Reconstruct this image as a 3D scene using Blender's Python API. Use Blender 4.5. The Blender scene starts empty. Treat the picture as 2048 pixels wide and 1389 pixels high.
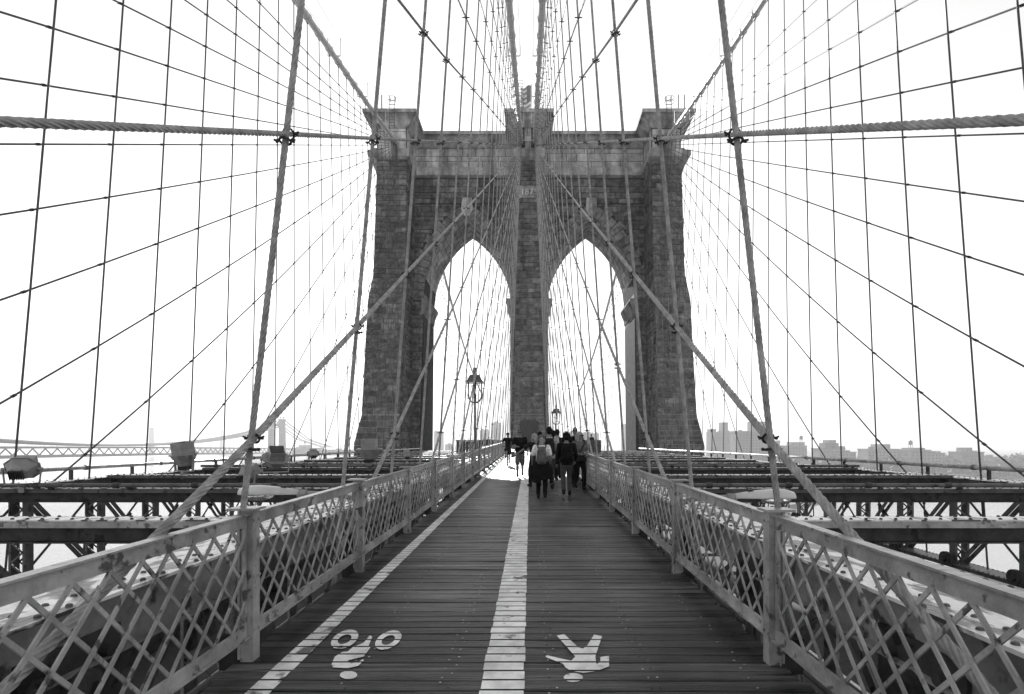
import bpy, bmesh, math, random
from mathutils import Vector, Matrix
import numpy as np
R = math.radians
random.seed(7)
SC = bpy.context.scene
COL = SC.collection

# ------------------------------------------------------------------ camera
CAM_Z = 1.65
cam_d = bpy.data.cameras.new('camera')
cam = bpy.data.objects.new('camera', cam_d); COL.objects.link(cam)
cam.location = (0, 0, CAM_Z)
cam.rotation_euler = (R(90), 0, 0)
cam_d.sensor_width = 36.0
cam_d.lens = 1100 / 2048 * 36
cam_d.shift_x = -36 / 2048
cam_d.shift_y = 190.5 / 2048
cam_d.clip_start = 0.05
cam_d.clip_end = 20000
SC.camera = cam

# ------------------------------------------------------------------ sky, sun, exposure
SUN_EL, SUN_AZ = 27.0, -8.0          # azimuth in degrees from straight ahead, negative = left
world = bpy.data.worlds.new('World'); SC.world = world
world.use_nodes = True
wn, wl = world.node_tree.nodes, world.node_tree.links
wn.clear()
sky = wn.new('ShaderNodeTexSky'); sky.sky_type = 'NISHITA'; sky.sun_disc = False
sky.sun_elevation = R(SUN_EL); sky.sun_rotation = R(SUN_AZ)
sky.air_density = 3.3; sky.dust_density = 0.15; sky.ozone_density = 1.0
bw = wn.new('ShaderNodeRGBToBW')           # black-and-white photograph: neutral sky light
bg = wn.new('ShaderNodeBackground'); bg.inputs['Strength'].default_value = 0.10
wo = wn.new('ShaderNodeOutputWorld')
wl.new(sky.outputs[0], bw.inputs[0]); wl.new(bw.outputs[0], bg.inputs['Color']); wl.new(bg.outputs[0], wo.inputs['Surface'])

sd = bpy.data.lights.new('sun', 'SUN'); sd.energy = 5.0; sd.angle = R(0.5); sd.color = (1, 1, 1)
sun = bpy.data.objects.new('sun', sd); COL.objects.link(sun)
sv = Vector((math.sin(R(SUN_AZ)) * math.cos(R(SUN_EL)), math.cos(R(SUN_AZ)) * math.cos(R(SUN_EL)), math.sin(R(SUN_EL))))
sun.rotation_euler = (-sv).to_track_quat('-Z', 'Y').to_euler()
sun.location = (0, 0, 60)

SC.view_settings.view_transform = 'Standard'
SC.view_settings.look = 'None'
SC.view_settings.gamma = 1.0
SC.view_settings.use_curve_mapping = False
SC.view_settings.exposure = 1.0
SC.render.engine = 'CYCLES'
SC.cycles.max_bounces = 6
SC.cycles.volume_bounces = 1
SC.cycles.use_denoising = True
SC.cycles.sample_clamp_indirect = 8.0

# ------------------------------------------------------------------ materials
MATS = {}
def mat(name, g, var=0.25, scale=3.0, rough=0.6, metal=0.0, bump=0.0, bscale=None, objrand=0.0, stretch=None,
        spots=0.0, spot_g=0.02, spot_scale=12.0, tone=False, coord='Object', spec=0.5, emit=0.0, detail=6.0, streak=0.0, streak_map=(1.0, 1.0, 0.1), streak_scale=0.9):
    m = bpy.data.materials.new(name); m.use_nodes = True
    nt = m.node_tree; N, L = nt.nodes, nt.links
    b = N['Principled BSDF']
    b.inputs['Roughness'].default_value = rough
    b.inputs['Metallic'].default_value = metal
    b.inputs['Specular IOR Level'].default_value = spec
    if coord == 'World':
        tc = N.new('ShaderNodeNewGeometry'); src = tc.outputs['Position']
    else:
        tc = N.new('ShaderNodeTexCoord'); src = tc.outputs['Object']
    if stretch:
        mp = N.new('ShaderNodeMapping'); mp.inputs['Scale'].default_value = stretch
        L.new(src, mp.inputs['Vector']); src = mp.outputs['Vector']
        if objrand or stretch:
            oi0 = N.new('ShaderNodeObjectInfo')
            mu = N.new('ShaderNodeMath'); mu.operation = 'MULTIPLY'; mu.inputs[1].default_value = 57.0
            L.new(oi0.outputs['Random'], mu.inputs[0]); L.new(mu.outputs[0], mp.inputs['Location'])
    nz = N.new('ShaderNodeTexNoise'); nz.inputs['Scale'].default_value = scale; nz.inputs['Detail'].default_value = detail
    nz.inputs['Roughness'].default_value = 0.65
    L.new(src, nz.inputs['Vector'])
    mr = N.new('ShaderNodeMapRange')
    mr.inputs['From Min'].default_value = 0.36; mr.inputs['From Max'].default_value = 0.64
    mr.inputs['To Min'].default_value = g * (1 - var); mr.inputs['To Max'].default_value = g * (1 + var)
    L.new(nz.outputs['Fac'], mr.inputs['Value'])
    val = mr.outputs['Result']
    def mul(a, bsock):
        x = N.new('ShaderNodeMath'); x.operation = 'MULTIPLY'; L.new(a, x.inputs[0]); L.new(bsock, x.inputs[1]); return x.outputs[0]
    if objrand:
        oi = N.new('ShaderNodeObjectInfo'); r2 = N.new('ShaderNodeMapRange')
        r2.inputs['To Min'].default_value = 1 - objrand; r2.inputs['To Max'].default_value = 1 + objrand
        L.new(oi.outputs['Random'], r2.inputs['Value']); val = mul(val, r2.outputs['Result'])
    if streak:
        gs = N.new('ShaderNodeNewGeometry'); ms = N.new('ShaderNodeMapping'); ms.inputs['Scale'].default_value = streak_map
        L.new(gs.outputs['Position'], ms.inputs['Vector'])
        ns = N.new('ShaderNodeTexNoise'); ns.inputs['Scale'].default_value = streak_scale; ns.inputs['Detail'].default_value = 5
        L.new(ms.outputs[0], ns.inputs['Vector']); rs_ = N.new('ShaderNodeMapRange')
        rs_.inputs['From Min'].default_value = 0.36; rs_.inputs['From Max'].default_value = 0.62
        rs_.inputs['To Min'].default_value = 1 - streak; rs_.inputs['To Max'].default_value = 1 + streak
        L.new(ns.outputs['Fac'], rs_.inputs['Value']); val = mul(val, rs_.outputs['Result'])
    if tone:
        at = N.new('ShaderNodeAttribute'); at.attribute_name = 'tone'; val = mul(val, at.outputs['Fac'])
    if spots:
        n2 = N.new('ShaderNodeTexNoise'); n2.inputs['Scale'].default_value = spot_scale; n2.inputs['Detail'].default_value = 4
        L.new(src, n2.inputs['Vector'])
        r3 = N.new('ShaderNodeMapRange'); r3.inputs['From Min'].default_value = 1 - spots; r3.inputs['From Max'].default_value = 1 - spots + 0.06
        L.new(n2.outputs['Fac'], r3.inputs['Value'])
        mx = N.new('ShaderNodeMix'); mx.data_type = 'FLOAT'
        L.new(r3.outputs['Result'], mx.inputs[0]); L.new(val, mx.inputs[2]); mx.inputs[3].default_value = spot_g
        val = mx.outputs[0]
    cc = N.new('ShaderNodeCombineColor'); 
    for i in range(3): L.new(val, cc.inputs[i])
    L.new(cc.outputs[0], b.inputs['Base Color'])
    if bump:
        bp = N.new('ShaderNodeBump'); bp.inputs['Strength'].default_value = bump; bp.inputs['Distance'].default_value = 0.02
        n3 = N.new('ShaderNodeTexNoise'); n3.inputs['Scale'].default_value = bscale or scale * 3; n3.inputs['Detail'].default_value = 5
        L.new(src, n3.inputs['Vector']); L.new(n3.outputs['Fac'], bp.inputs['Height']); L.new(bp.outputs[0], b.inputs['Normal'])
    if emit:
        b.inputs['Emission Strength'].default_value = emit
    MATS[name] = m
    return m

mat('wood', 0.055, 0.85, 2.0, 0.34, bump=0.8, bscale=9, objrand=0.62, stretch=(0.35, 9.0, 9.0), spots=0.42, spot_g=0.010, spot_scale=2.2, spec=0.5, streak=0.5, streak_map=(0.9, 0.35, 1), streak_scale=1.3)
mat('wood_new', 0.095, 0.5, 2.2, 0.45, bump=0.8, bscale=9, objrand=0.3, stretch=(0.35, 9.0, 9.0), spots=0.42, spot_g=0.02, spot_scale=2.2, spec=0.4, streak=0.4, streak_map=(0.9, 0.35, 1), streak_scale=1.3)
mat('wood_dark', 0.05, 0.4, 3, 0.7, bump=0.3, stretch=(0.4, 5, 5))
mat('paint', 0.8, 0.2, 6, 0.6, coord='World', spots=0.39, spot_g=0.14, spot_scale=5.0, bump=0.2, detail=12, streak=0.12, streak_map=(1, 1, 1), streak_scale=2.0)
mat('steel', 0.09, 0.35, 2.6, 0.5, bump=0.25, bscale=22, coord='World', spots=0.40, spot_g=0.03, spot_scale=6.0, detail=9, spec=0.35)
mat('rail_steel', 0.29, 0.3, 5.0, 0.32, bump=0.3, bscale=30, coord='World', spots=0.40, spot_g=0.08, spot_scale=11.0, detail=10, streak=0.22, streak_map=(1, 1, 1), streak_scale=1.6, spec=0.45)
mat('chord_steel', 0.2, 0.35, 2.6, 0.5, bump=0.3, bscale=18, coord='World', spots=0.42, spot_g=0.04, spot_scale=5.0, detail=10, spec=0.35, streak=0.3, streak_map=(1, 1, 1))
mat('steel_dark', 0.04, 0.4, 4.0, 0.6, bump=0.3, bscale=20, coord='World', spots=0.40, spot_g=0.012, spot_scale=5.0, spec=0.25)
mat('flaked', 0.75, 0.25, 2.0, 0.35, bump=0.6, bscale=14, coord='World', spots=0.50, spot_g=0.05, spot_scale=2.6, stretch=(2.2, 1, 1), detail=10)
mat('rope_backlit', 0.06, 0.3, 8.0, 0.6, coord='World')  # darker copy of rope: the backlit look is put into the colour
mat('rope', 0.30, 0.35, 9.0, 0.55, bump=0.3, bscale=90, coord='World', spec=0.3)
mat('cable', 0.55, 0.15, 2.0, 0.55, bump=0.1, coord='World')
mat('stone', 0.14, 0.42, 1.8, 0.95, bump=1.0, bscale=4.5, coord='World', tone=True, spec=0.08, detail=8, streak=0.2)
mat('mortar', 0.30, 0.3, 1.2, 0.95, bump=0.4, coord='World', spec=0.08)
mat('joint', 0.06, 0.3, 1.2, 0.95, bump=0.4, coord='World', spec=0.08)
mat('ashlar', 0.33, 0.3, 1.1, 0.9, bump=0.5, bscale=4.0, coord='World', tone=True, spec=0.1, detail=10, streak=0.4)
mat('bronze', 0.03, 0.4, 3.0, 0.4, metal=0.3, coord='World')
mat('asphalt', 0.04, 0.3, 5.0, 0.85, bump=0.3, bscale=30, coord='World')
mat('screw', 0.38, 0.5, 30.0, 0.35, metal=0.2, coord='World', spots=0.5, spot_g=0.02, spot_scale=7)
mat('lamp_white', 0.5, 0.1, 4, 0.35)
mat('lamp_dark', 0.08, 0.2, 5, 0.45, bump=0.1)
mat('lamp_grey', 0.22, 0.2, 5, 0.45, bump=0.1)
mat('far_steel', 0.05, 0.2, 0.1, 0.8, coord='World', spec=0.1)
mat('far_stone', 0.12, 0.25, 0.06, 0.9, coord='World', objrand=0.45, spec=0.1)
mat('far_window', 0.03, 0.2, 0.3, 0.4, coord='World', spec=0.2)
mat('land', 0.09, 0.5, 0.01, 0.9, coord='World')
mat('leaf', 0.07, 0.5, 0.2, 0.8, coord='World')
mat('flag_red', 0.30, 0.15, 2, 0.9)
mat('flag_blue', 0.2, 0.15, 2, 0.9)
mat('flag_white', 0.75, 0.1, 2, 0.9)
mat('tyre', 0.02, 0.2, 5, 0.7)
def glassy(name, g, rough):
    m = bpy.data.materials.new(name); m.use_nodes = True; b = m.node_tree.nodes['Principled BSDF']
    b.inputs['Base Color'].default_value = (g, g, g, 1); b.inputs['Roughness'].default_value = rough
    b.inputs['Transmission Weight'].default_value = 0.85
    MATS[name] = m
glassy('glass', 0.9, 0.1)
def cloth(name, g, rough=0.85): return mat(name, g, 0.3, 14.0, rough, bump=0.35, bscale=30, spec=0.1)
for nm, g in (('skin', 0.2), ('hair_dark', 0.008), ('hair_light', 0.28), ('cloth_black', 0.008), ('cloth_dark', 0.018), ('cloth_denim', 0.075),
              ('cloth_mid', 0.11), ('cloth_light', 0.36), ('cloth_white', 0.75), ('leather', 0.02)):
    cloth(nm, g)
# water
m = bpy.data.materials.new('water'); m.use_nodes = True; MATS['water'] = m
N, L = m.node_tree.nodes, m.node_tree.links; b = N['Principled BSDF']
b.inputs['Base Color'].default_value = (0.2, 0.2, 0.2, 1); b.inputs['Roughness'].default_value = 0.12; b.inputs['IOR'].default_value = 1.33
g_ = N.new('ShaderNodeNewGeometry'); mp_ = N.new('ShaderNodeMapping'); mp_.inputs['Scale'].default_value = (0.05, 0.16, 0.1)
nz_ = N.new('ShaderNodeTexNoise'); nz_.inputs['Scale'].default_value = 1.0; nz_.inputs['Detail'].default_value = 8; nz_.inputs['Roughness'].default_value = 0.7
bp_ = N.new('ShaderNodeBump'); bp_.inputs['Strength'].default_value = 0.35; bp_.inputs['Distance'].default_value = 0.8
L.new(g_.outputs['Position'], mp_.inputs['Vector']); L.new(mp_.outputs[0], nz_.inputs['Vector']); L.new(nz_.outputs['Fac'], bp_.inputs['Height']); L.new(bp_.outputs[0], b.inputs['Normal'])

# ------------------------------------------------------------------ helpers
def tag(o, label=None, cat=None, group=None, kind=None):
    if label: o['label'] = label
    if cat: o['category'] = cat
    if group: o['group'] = group
    if kind: o['kind'] = kind
    return o
def link(o, parent=None):
    COL.objects.link(o)
    if parent is not None: o.parent = parent
    return o
def empty(name, loc=(0, 0, 0), rz=0.0, label=None, cat=None, group=None, kind=None):
    o = bpy.data.objects.new(name, None); o.empty_display_size = 0.2
    o.location = loc; o.rotation_euler = (0, 0, rz)
    link(o); return tag(o, label, cat, group, kind)

class MB:
    def __init__(s): s.v = []; s.f = []; s.t = None
    def add(s, vs, fs):
        k = len(s.v); s.v.extend([tuple(v) for v in vs]); s.f.extend([tuple(i + k for i in f) for f in fs]); return s
    def box(s, x0, x1, y0, y1, z0, z1):
        return s.add([(x0, y0, z0), (x1, y0, z0), (x1, y1, z0), (x0, y1, z0), (x0, y0, z1), (x1, y0, z1), (x1, y1, z1), (x0, y1, z1)],
                     [(0, 3, 2, 1), (4, 5, 6, 7), (0, 1, 5, 4), (1, 2, 6, 5), (2, 3, 7, 6), (3, 0, 4, 7)])
    def bar(s, p0, p1, w, h, up=(0, 0, 1)):
        p0, p1 = Vector(p0), Vector(p1); d = (p1 - p0).normalized(); up = Vector(up)
        sd_ = d.cross(up)
        if sd_.length < 1e-5: sd_ = d.cross(Vector((1, 0, 0)))
        sd_.normalize(); u = sd_.cross(d).normalized()
        a, c = sd_ * (w / 2), u * (h / 2)
        vs = [p0 - a - c, p0 + a - c, p0 + a + c, p0 - a + c, p1 - a - c, p1 + a - c, p1 + a + c, p1 - a + c]
        return s.add(vs, [(0, 1, 2, 3), (7, 6, 5, 4), (1, 0, 4, 5), (2, 1, 5, 6), (3, 2, 6, 7), (0, 3, 7, 4)])
    def tube(s, pts, r, n=8, cap=True):
        pts = [Vector(p) for p in pts]
        rs = r if isinstance(r, (list, tuple)) else [r] * len(pts)
        k = len(s.v); ref = None
        for i, p in enumerate(pts):
            d = (pts[min(i + 1, len(pts) - 1)] - pts[max(i - 1, 0)]).normalized()
            if ref is None: ref = Vector((0, 0, 1)) if abs(d.z) < 0.9 else Vector((1, 0, 0))
            a = d.cross(ref).normalized(); bb = a.cross(d).normalized(); ref = bb
            for j in range(n):
                t = 2 * math.pi * j / n
                s.v.append(tuple(p + a * (math.cos(t) * rs[i]) + bb * (math.sin(t) * rs[i])))
        for i in range(len(pts) - 1):
            for j in range(n):
                q = k + i * n
                s.f.append((q + j, q + (j + 1) % n, q + n + (j + 1) % n, q + n + j))
        if cap:
            s.f.append(tuple(k + j for j in reversed(range(n)))); q = k + (len(pts) - 1) * n
            s.f.append(tuple(q + j for j in range(n)))
        return s
    def loft(s, rings, cap=True):
        k = len(s.v); n = len(rings[0])
        for r in rings: s.v.extend([tuple(p) for p in r])
        for i in range(len(rings) - 1):
            for j in range(n):
                q = k + i * n
                s.f.append((q + j, q + (j + 1) % n, q + n + (j + 1) % n, q + n + j))
        if cap:
            s.f.append(tuple(k + j for j in reversed(range(n)))); q = k + (len(rings) - 1) * n
            s.f.append(tuple(q + j for j in range(n)))
        return s
    def ell(s, c, rx, ry, rz, n=12, m=8):
        rings = []
        for i in range(m + 1):
            ph = -math.pi / 2 + math.pi * (0.02 + 0.96 * i / m)
            rings.append([(c[0] + rx * math.cos(ph) * math.cos(2 * math.pi * j / n), c[1] + ry * math.cos(ph) * math.sin(2 * math.pi * j / n), c[2] + rz * math.sin(ph)) for j in range(n)])
        return s.loft(rings)
    def dome(s, c, r, h, n=6):
        k = len(s.v)
        for rr, zz in ((r, 0), (r * 0.75, h * 0.75)):
            for j in range(n):
                t = 2 * math.pi * j / n
                s.v.append((c[0] + rr * math.cos(t), c[1] + rr * math.sin(t), c[2] + zz))
        s.v.append((c[0], c[1], c[2] + h))
        for j in range(n):
            a, b2 = j, (j + 1) % n
            s.f.append((k + a, k + b2, k + n + b2, k + n + a)); s.f.append((k + n + a, k + n + b2, k + 2 * n))
        return s
    def mesh(s, name, m, smooth=False):
        me = bpy.data.meshes.new(name); me.from_pydata(s.v, [], s.f); me.update()
        if s.t is not None:
            a = me.attributes.new('tone', 'FLOAT', 'FACE'); a.data.foreach_set('value', s.t)
        if m: me.materials.append(MATS[m])
        if smooth: me.polygons.foreach_set('use_smooth', [True] * len(me.polygons))
        return me
    def build(s, name, m, parent=None, smooth=False, **kw):
        o = bpy.data.objects.new(name, s.mesh(name, m, smooth)); link(o, parent)
        return tag(o, **kw)

def obj(name, me, parent=None, loc=None, **kw):
    o = bpy.data.objects.new(name, me); link(o, parent)
    if loc: o.location = loc
    return tag(o, **kw)
def copy_tree(o, parent=None):
    c = o.copy(); link(c, parent)
    if parent is not None: c.matrix_parent_inverse = o.matrix_parent_inverse.copy()
    for ch in list(o.children): copy_tree(ch, c)
    return c
def lerp(a, b, t): return a + (b - a) * t
def interp(x, xs, ys):
    return float(np.interp(x, xs, ys))
def floor_z(y): return 0.0136 * y
ORD = ['first', 'second', 'third', 'fourth', 'fifth', 'sixth', 'seventh', 'eighth', 'ninth', 'tenth', 'eleventh', 'twelfth', 'thirteenth',
       'fourteenth', 'fifteenth', 'sixteenth', 'seventeenth', 'eighteenth', 'nineteenth', 'twentieth', 'twenty-first', 'twenty-second',
       'twenty-third', 'twenty-fourth', 'twenty-fifth', 'twenty-sixth', 'twenty-seventh', 'twenty-eighth', 'twenty-ninth', 'thirtieth']

# ================================================================== SETTING: water, land
MB().add([(-9000, -3000, -42), (9000, -3000, -42), (9000, 9000, -42), (-9000, 9000, -42)], [(0, 1, 2, 3)]).build('river_water', 'water', kind='structure')
# Brooklyn side: low rising land
shore = [(1500, 500), (900, 540), (620, 545), (420, 520), (240, 420), (110, 300), (20, 260), (-90, 290), (-200, 430), (-330, 640), (-520, 1000), (-800, 1500), (-1400, 2400)]
lv, lf = [], []
n = len(shore)
for k_, (dist, z) in enumerate(((0, -42.3), (6, -39.5), (120, -38), (260, -27), (3500, -20))):
    for (x, y) in shore: lv.append((x * (1 + dist / 1500) if k_ < 4 else x * 2.2, y + dist, z))
for r_ in range(4):
    for j in range(n - 1): q = r_ * n + j; lf.append((q, q + 1, q + n + 1, q + n))
MB().add(lv, lf).build('land', 'land', kind='structure')

# ================================================================== WALKWAY
PX0, PX1 = -2.13, 1.83
PW, PG = 0.1335, 0.0112
PITCH = PW + PG
walk = empty('walkway', kind='structure')
def plank_mesh(seed, m='wood'):
    rr = random.Random(seed); mb = MB(); hx = (PX1 - PX0) / 2; c = 0.007
    secs = []
    for k in range(9):
        x = -hx + 2 * hx * k / 8
        dz = rr.uniform(-0.0035, 0.0035); dy = rr.uniform(-0.002, 0.002); w = PW / 2
        secs.append([(x, -w + dy, -0.05), (x, w + dy, -0.05), (x, w + dy, -c + dz), (x, w - c + dy, dz), (x, -w + c + dy, dz), (x, -w + dy, -c + dz)])
    return mb.loft(secs).mesh('plank', m)
pm = [plank_mesh(i) for i in range(10)]
pm_new = [plank_mesh(i + 20, 'wood_new') for i in range(3)]
Y_P0 = 2.75
plank_y = []
for i in range(300):
    y = Y_P0 + PITCH * i; plank_y.append(y)
    o = bpy.data.objects.new('plank', random.choice(pm if random.random() > 0.09 else pm_new)); link(o, walk)
    o.location = ((PX0 + PX1) / 2 + random.uniform(-0.025, 0.025), y, floor_z(y) + random.uniform(-0.0035, 0.0025))
    o.scale = (1 + random.uniform(-0.004, 0.006) + (0.035 if random.random() < 0.06 else 0), 1, 1)
    o.rotation_euler = (R(0.78) + random.uniform(-0.006, 0.006), random.uniform(-0.0008, 0.0008), random.uniform(-0.0007, 0.0007) + (math.pi if random.random() < 0.5 else 0))
    if abs(o.rotation_euler[2]) > 1: o.rotation_euler[0] *= -1
mb = MB()
ys_far = [Y_P0 - PITCH * k for k in range(1, 40)] + [Y_P0 + PITCH * (300 + k) for k in range(118)]
for y in ys_far:
    z = floor_z(y); mb.box(PX0, PX1, y - PW / 2, y + PW / 2, z - 0.05, z + random.uniform(-0.003, 0.003))
mb.build('plank_row', 'wood', walk, kind='stuff')
all_py = sorted(plank_y + ys_far)
# stringers below
mb = MB()
for x in (-2.0, -1.2, -0.53, 0.18, 0.86, 1.54, 1.75):
    mb.bar((x, -3, floor_z(-3) - 0.16), (x, 63, floor_z(63) - 0.16), 0.12, 0.2)
mb.build('stringer', 'wood_dark', walk)
# screws
mb = MB()
for y in plank_y[:230]:
    for x in (-1.23, -0.56, 0.15, 0.83, 1.51):
        for dx in (-0.028, 0.028):
            if random.random() < 0.12: continue
            xx = x + dx + random.uniform(-0.012, 0.012); yy = y + random.choice((-0.035, 0.035)) + random.uniform(-0.01, 0.01)
            mb.dome((xx, yy, floor_z(yy) + 0.003), 0.0095, 0.0035, 6)
mb.build('screw', 'screw', walk, kind='stuff')
# paint: stripes and symbols, clipped to each plank so the joints stay open
def clip_poly(poly, y0, y1):
    def half(p, lim, sgn):
        out = []
        for i in range(len(p)):
            a, b_ = p[i], p[(i + 1) % len(p)]
            ia, ib = sgn * (a[1] - lim) >= 0, sgn * (b_[1] - lim) >= 0
            if ia: out.append(a)
            if ia != ib:
                t = (lim - a[1]) / (b_[1] - a[1]); out.append((a[0] + (b_[0] - a[0]) * t, lim))
        return out
    p = half(poly, y0, 1)
    return half(p, y1, -1) if len(p) > 2 else []
def paint(name, polys):
    mb = MB()
    from mathutils.geometry import tessellate_polygon
    tris = []
    for poly in polys:
        for t in tessellate_polygon([[Vector((p[0], p[1], 0)) for p in poly]]):
            tris.append([poly[i] for i in t])
    ymin = min(p[1] for t in tris for p in t); ymax = max(p[1] for t in tris for p in t)
    for y in all_py:
        if y < ymin - 0.2 or y > ymax + 0.2: continue
        for t in tris:
            q = clip_poly(t, y - PW / 2 + 0.006, y + PW / 2 - 0.006)
            if len(q) > 2:
                area = sum(q[i][0] * q[(i + 1) % len(q)][1] - q[(i + 1) % len(q)][0] * q[i][1] for i in range(len(q)))
                if abs(area) < 1e-6: continue
                if area < 0: q = q[::-1]
                mb.add([(p[0], p[1], floor_z(p[1]) + 0.0065) for p in q], [tuple(range(len(q)))])
    return mb.build(name, 'paint', walk)
def stripe(x0, x1, jag):
    polys = []
    for y in all_py:
        if y < -2 or y > 62: continue
        a, b_ = x0 + random.uniform(-jag, jag), x1 + random.uniform(-jag, jag)
        polys.append([(a, y - PW / 2), (b_, y - PW / 2), (b_, y + PW / 2), (a, y + PW / 2)])
    return polys
def stripe_obj(name, x0, x1, jag):
    mb = MB()
    for y in all_py:
        if y < -2 or y > 61: continue
        a, b_ = x0 + random.uniform(-jag, jag), x1 + random.uniform(-jag, jag); y0, y1 = y - PW / 2 + 0.006, y + PW / 2 - 0.006
        mb.add([(a, y0, floor_z(y0) + 0.0065), (b_, y0, floor_z(y0) + 0.0065), (b_, y1, floor_z(y1) + 0.0065), (a, y1, floor_z(y1) + 0.0065)], [(0, 1, 2, 3)])
    mb.build(name, 'paint', walk)
stripe_obj('centre_line', -0.325, -0.04, 0.006)
stripe_obj('edge_line', -1.81, -1.66, 0.004)
def G(px, py):                                  # a spot on the deck plane, from where it shows in the photograph
    y = 1815.0 / (py - 870.0); return ((px - 1060) / 1100 * y, y)
def ring_polys(cx, cy, rx, ry, w, tilt=0.0, n=22):
    polys = []
    for i in range(n):
        a, b_ = 2 * math.pi * i / n, 2 * math.pi * (i + 1) / n
        def pt(t, k): 
            return G(cx + k * (rx) * math.cos(t) + tilt * k * ry * math.sin(t), cy + k * ry * math.sin(t))
        polys.append([pt(a, 1), pt(b_, 1), pt(b_, 1 - w), pt(a, 1 - w)])
    return polys
Z5 = lambda x, y: G(640 + x / 2.695, 1000 + y / 2.695)
bike_sym = ring_polys(640 + 133 / 2.695, 1000 + 756 / 2.695, 25, 19.5, 0.5, -0.6) + ring_polys(640 + 368 / 2.695, 1000 + 760 / 2.695, 24, 19.5, 0.5, -0.6)
bike_sym.append([Z5(*p) for p in ((175, 800), (235, 775), (268, 735), (282, 742), (262, 790), (272, 800), (235, 850), (200, 858), (150, 870), (165, 885), (205, 880), (232, 862), (236, 872), (205, 900), (150, 912), (70, 908), (62, 890), (80, 850), (120, 825), (150, 822))])
bike_sym.append([Z5(154 + 47 * math.cos(t), 949 + 22 * math.sin(t)) for t in [2 * math.pi * i / 20 for i in range(20)]])
paint('bicycle_symbol', bike_sym)
ped = [[Z5(*p) for p in ((1276, 736), (1316, 728), (1392, 800), (1418, 806), (1440, 790), (1478, 730), (1520, 740), (1500, 800), (1484, 850), (1490, 890), (1510, 880), (1512, 852), (1558, 845), (1558, 902), (1490, 928), (1420, 938), (1350, 926), (1322, 908), (1312, 890), (1216, 852), (1222, 842), (1300, 860), (1354, 872), (1376, 850))],
       [Z5(1365 + 52 * math.cos(t), 963 + 24 * math.sin(t)) for t in [2 * math.pi * i / 20 for i in range(20)]]]
paint('pedestrian_symbol', ped)
# platform in front of and around the tower pier
mb = MB()
PZ = floor_z(52)
for i in range(118):
    y = 49.5 + PITCH * i
    for (xa, xb) in ((-6.9, PX0 - 0.01), (PX1 + 0.01, 6.7)):
        mb.box(xa, xb, y - PW / 2, y + PW / 2, floor_z(y) - 0.05, floor_z(y) + random.uniform(-0.003, 0.003))
mb.build('platform_plank', 'wood', walk, kind='stuff')

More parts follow.
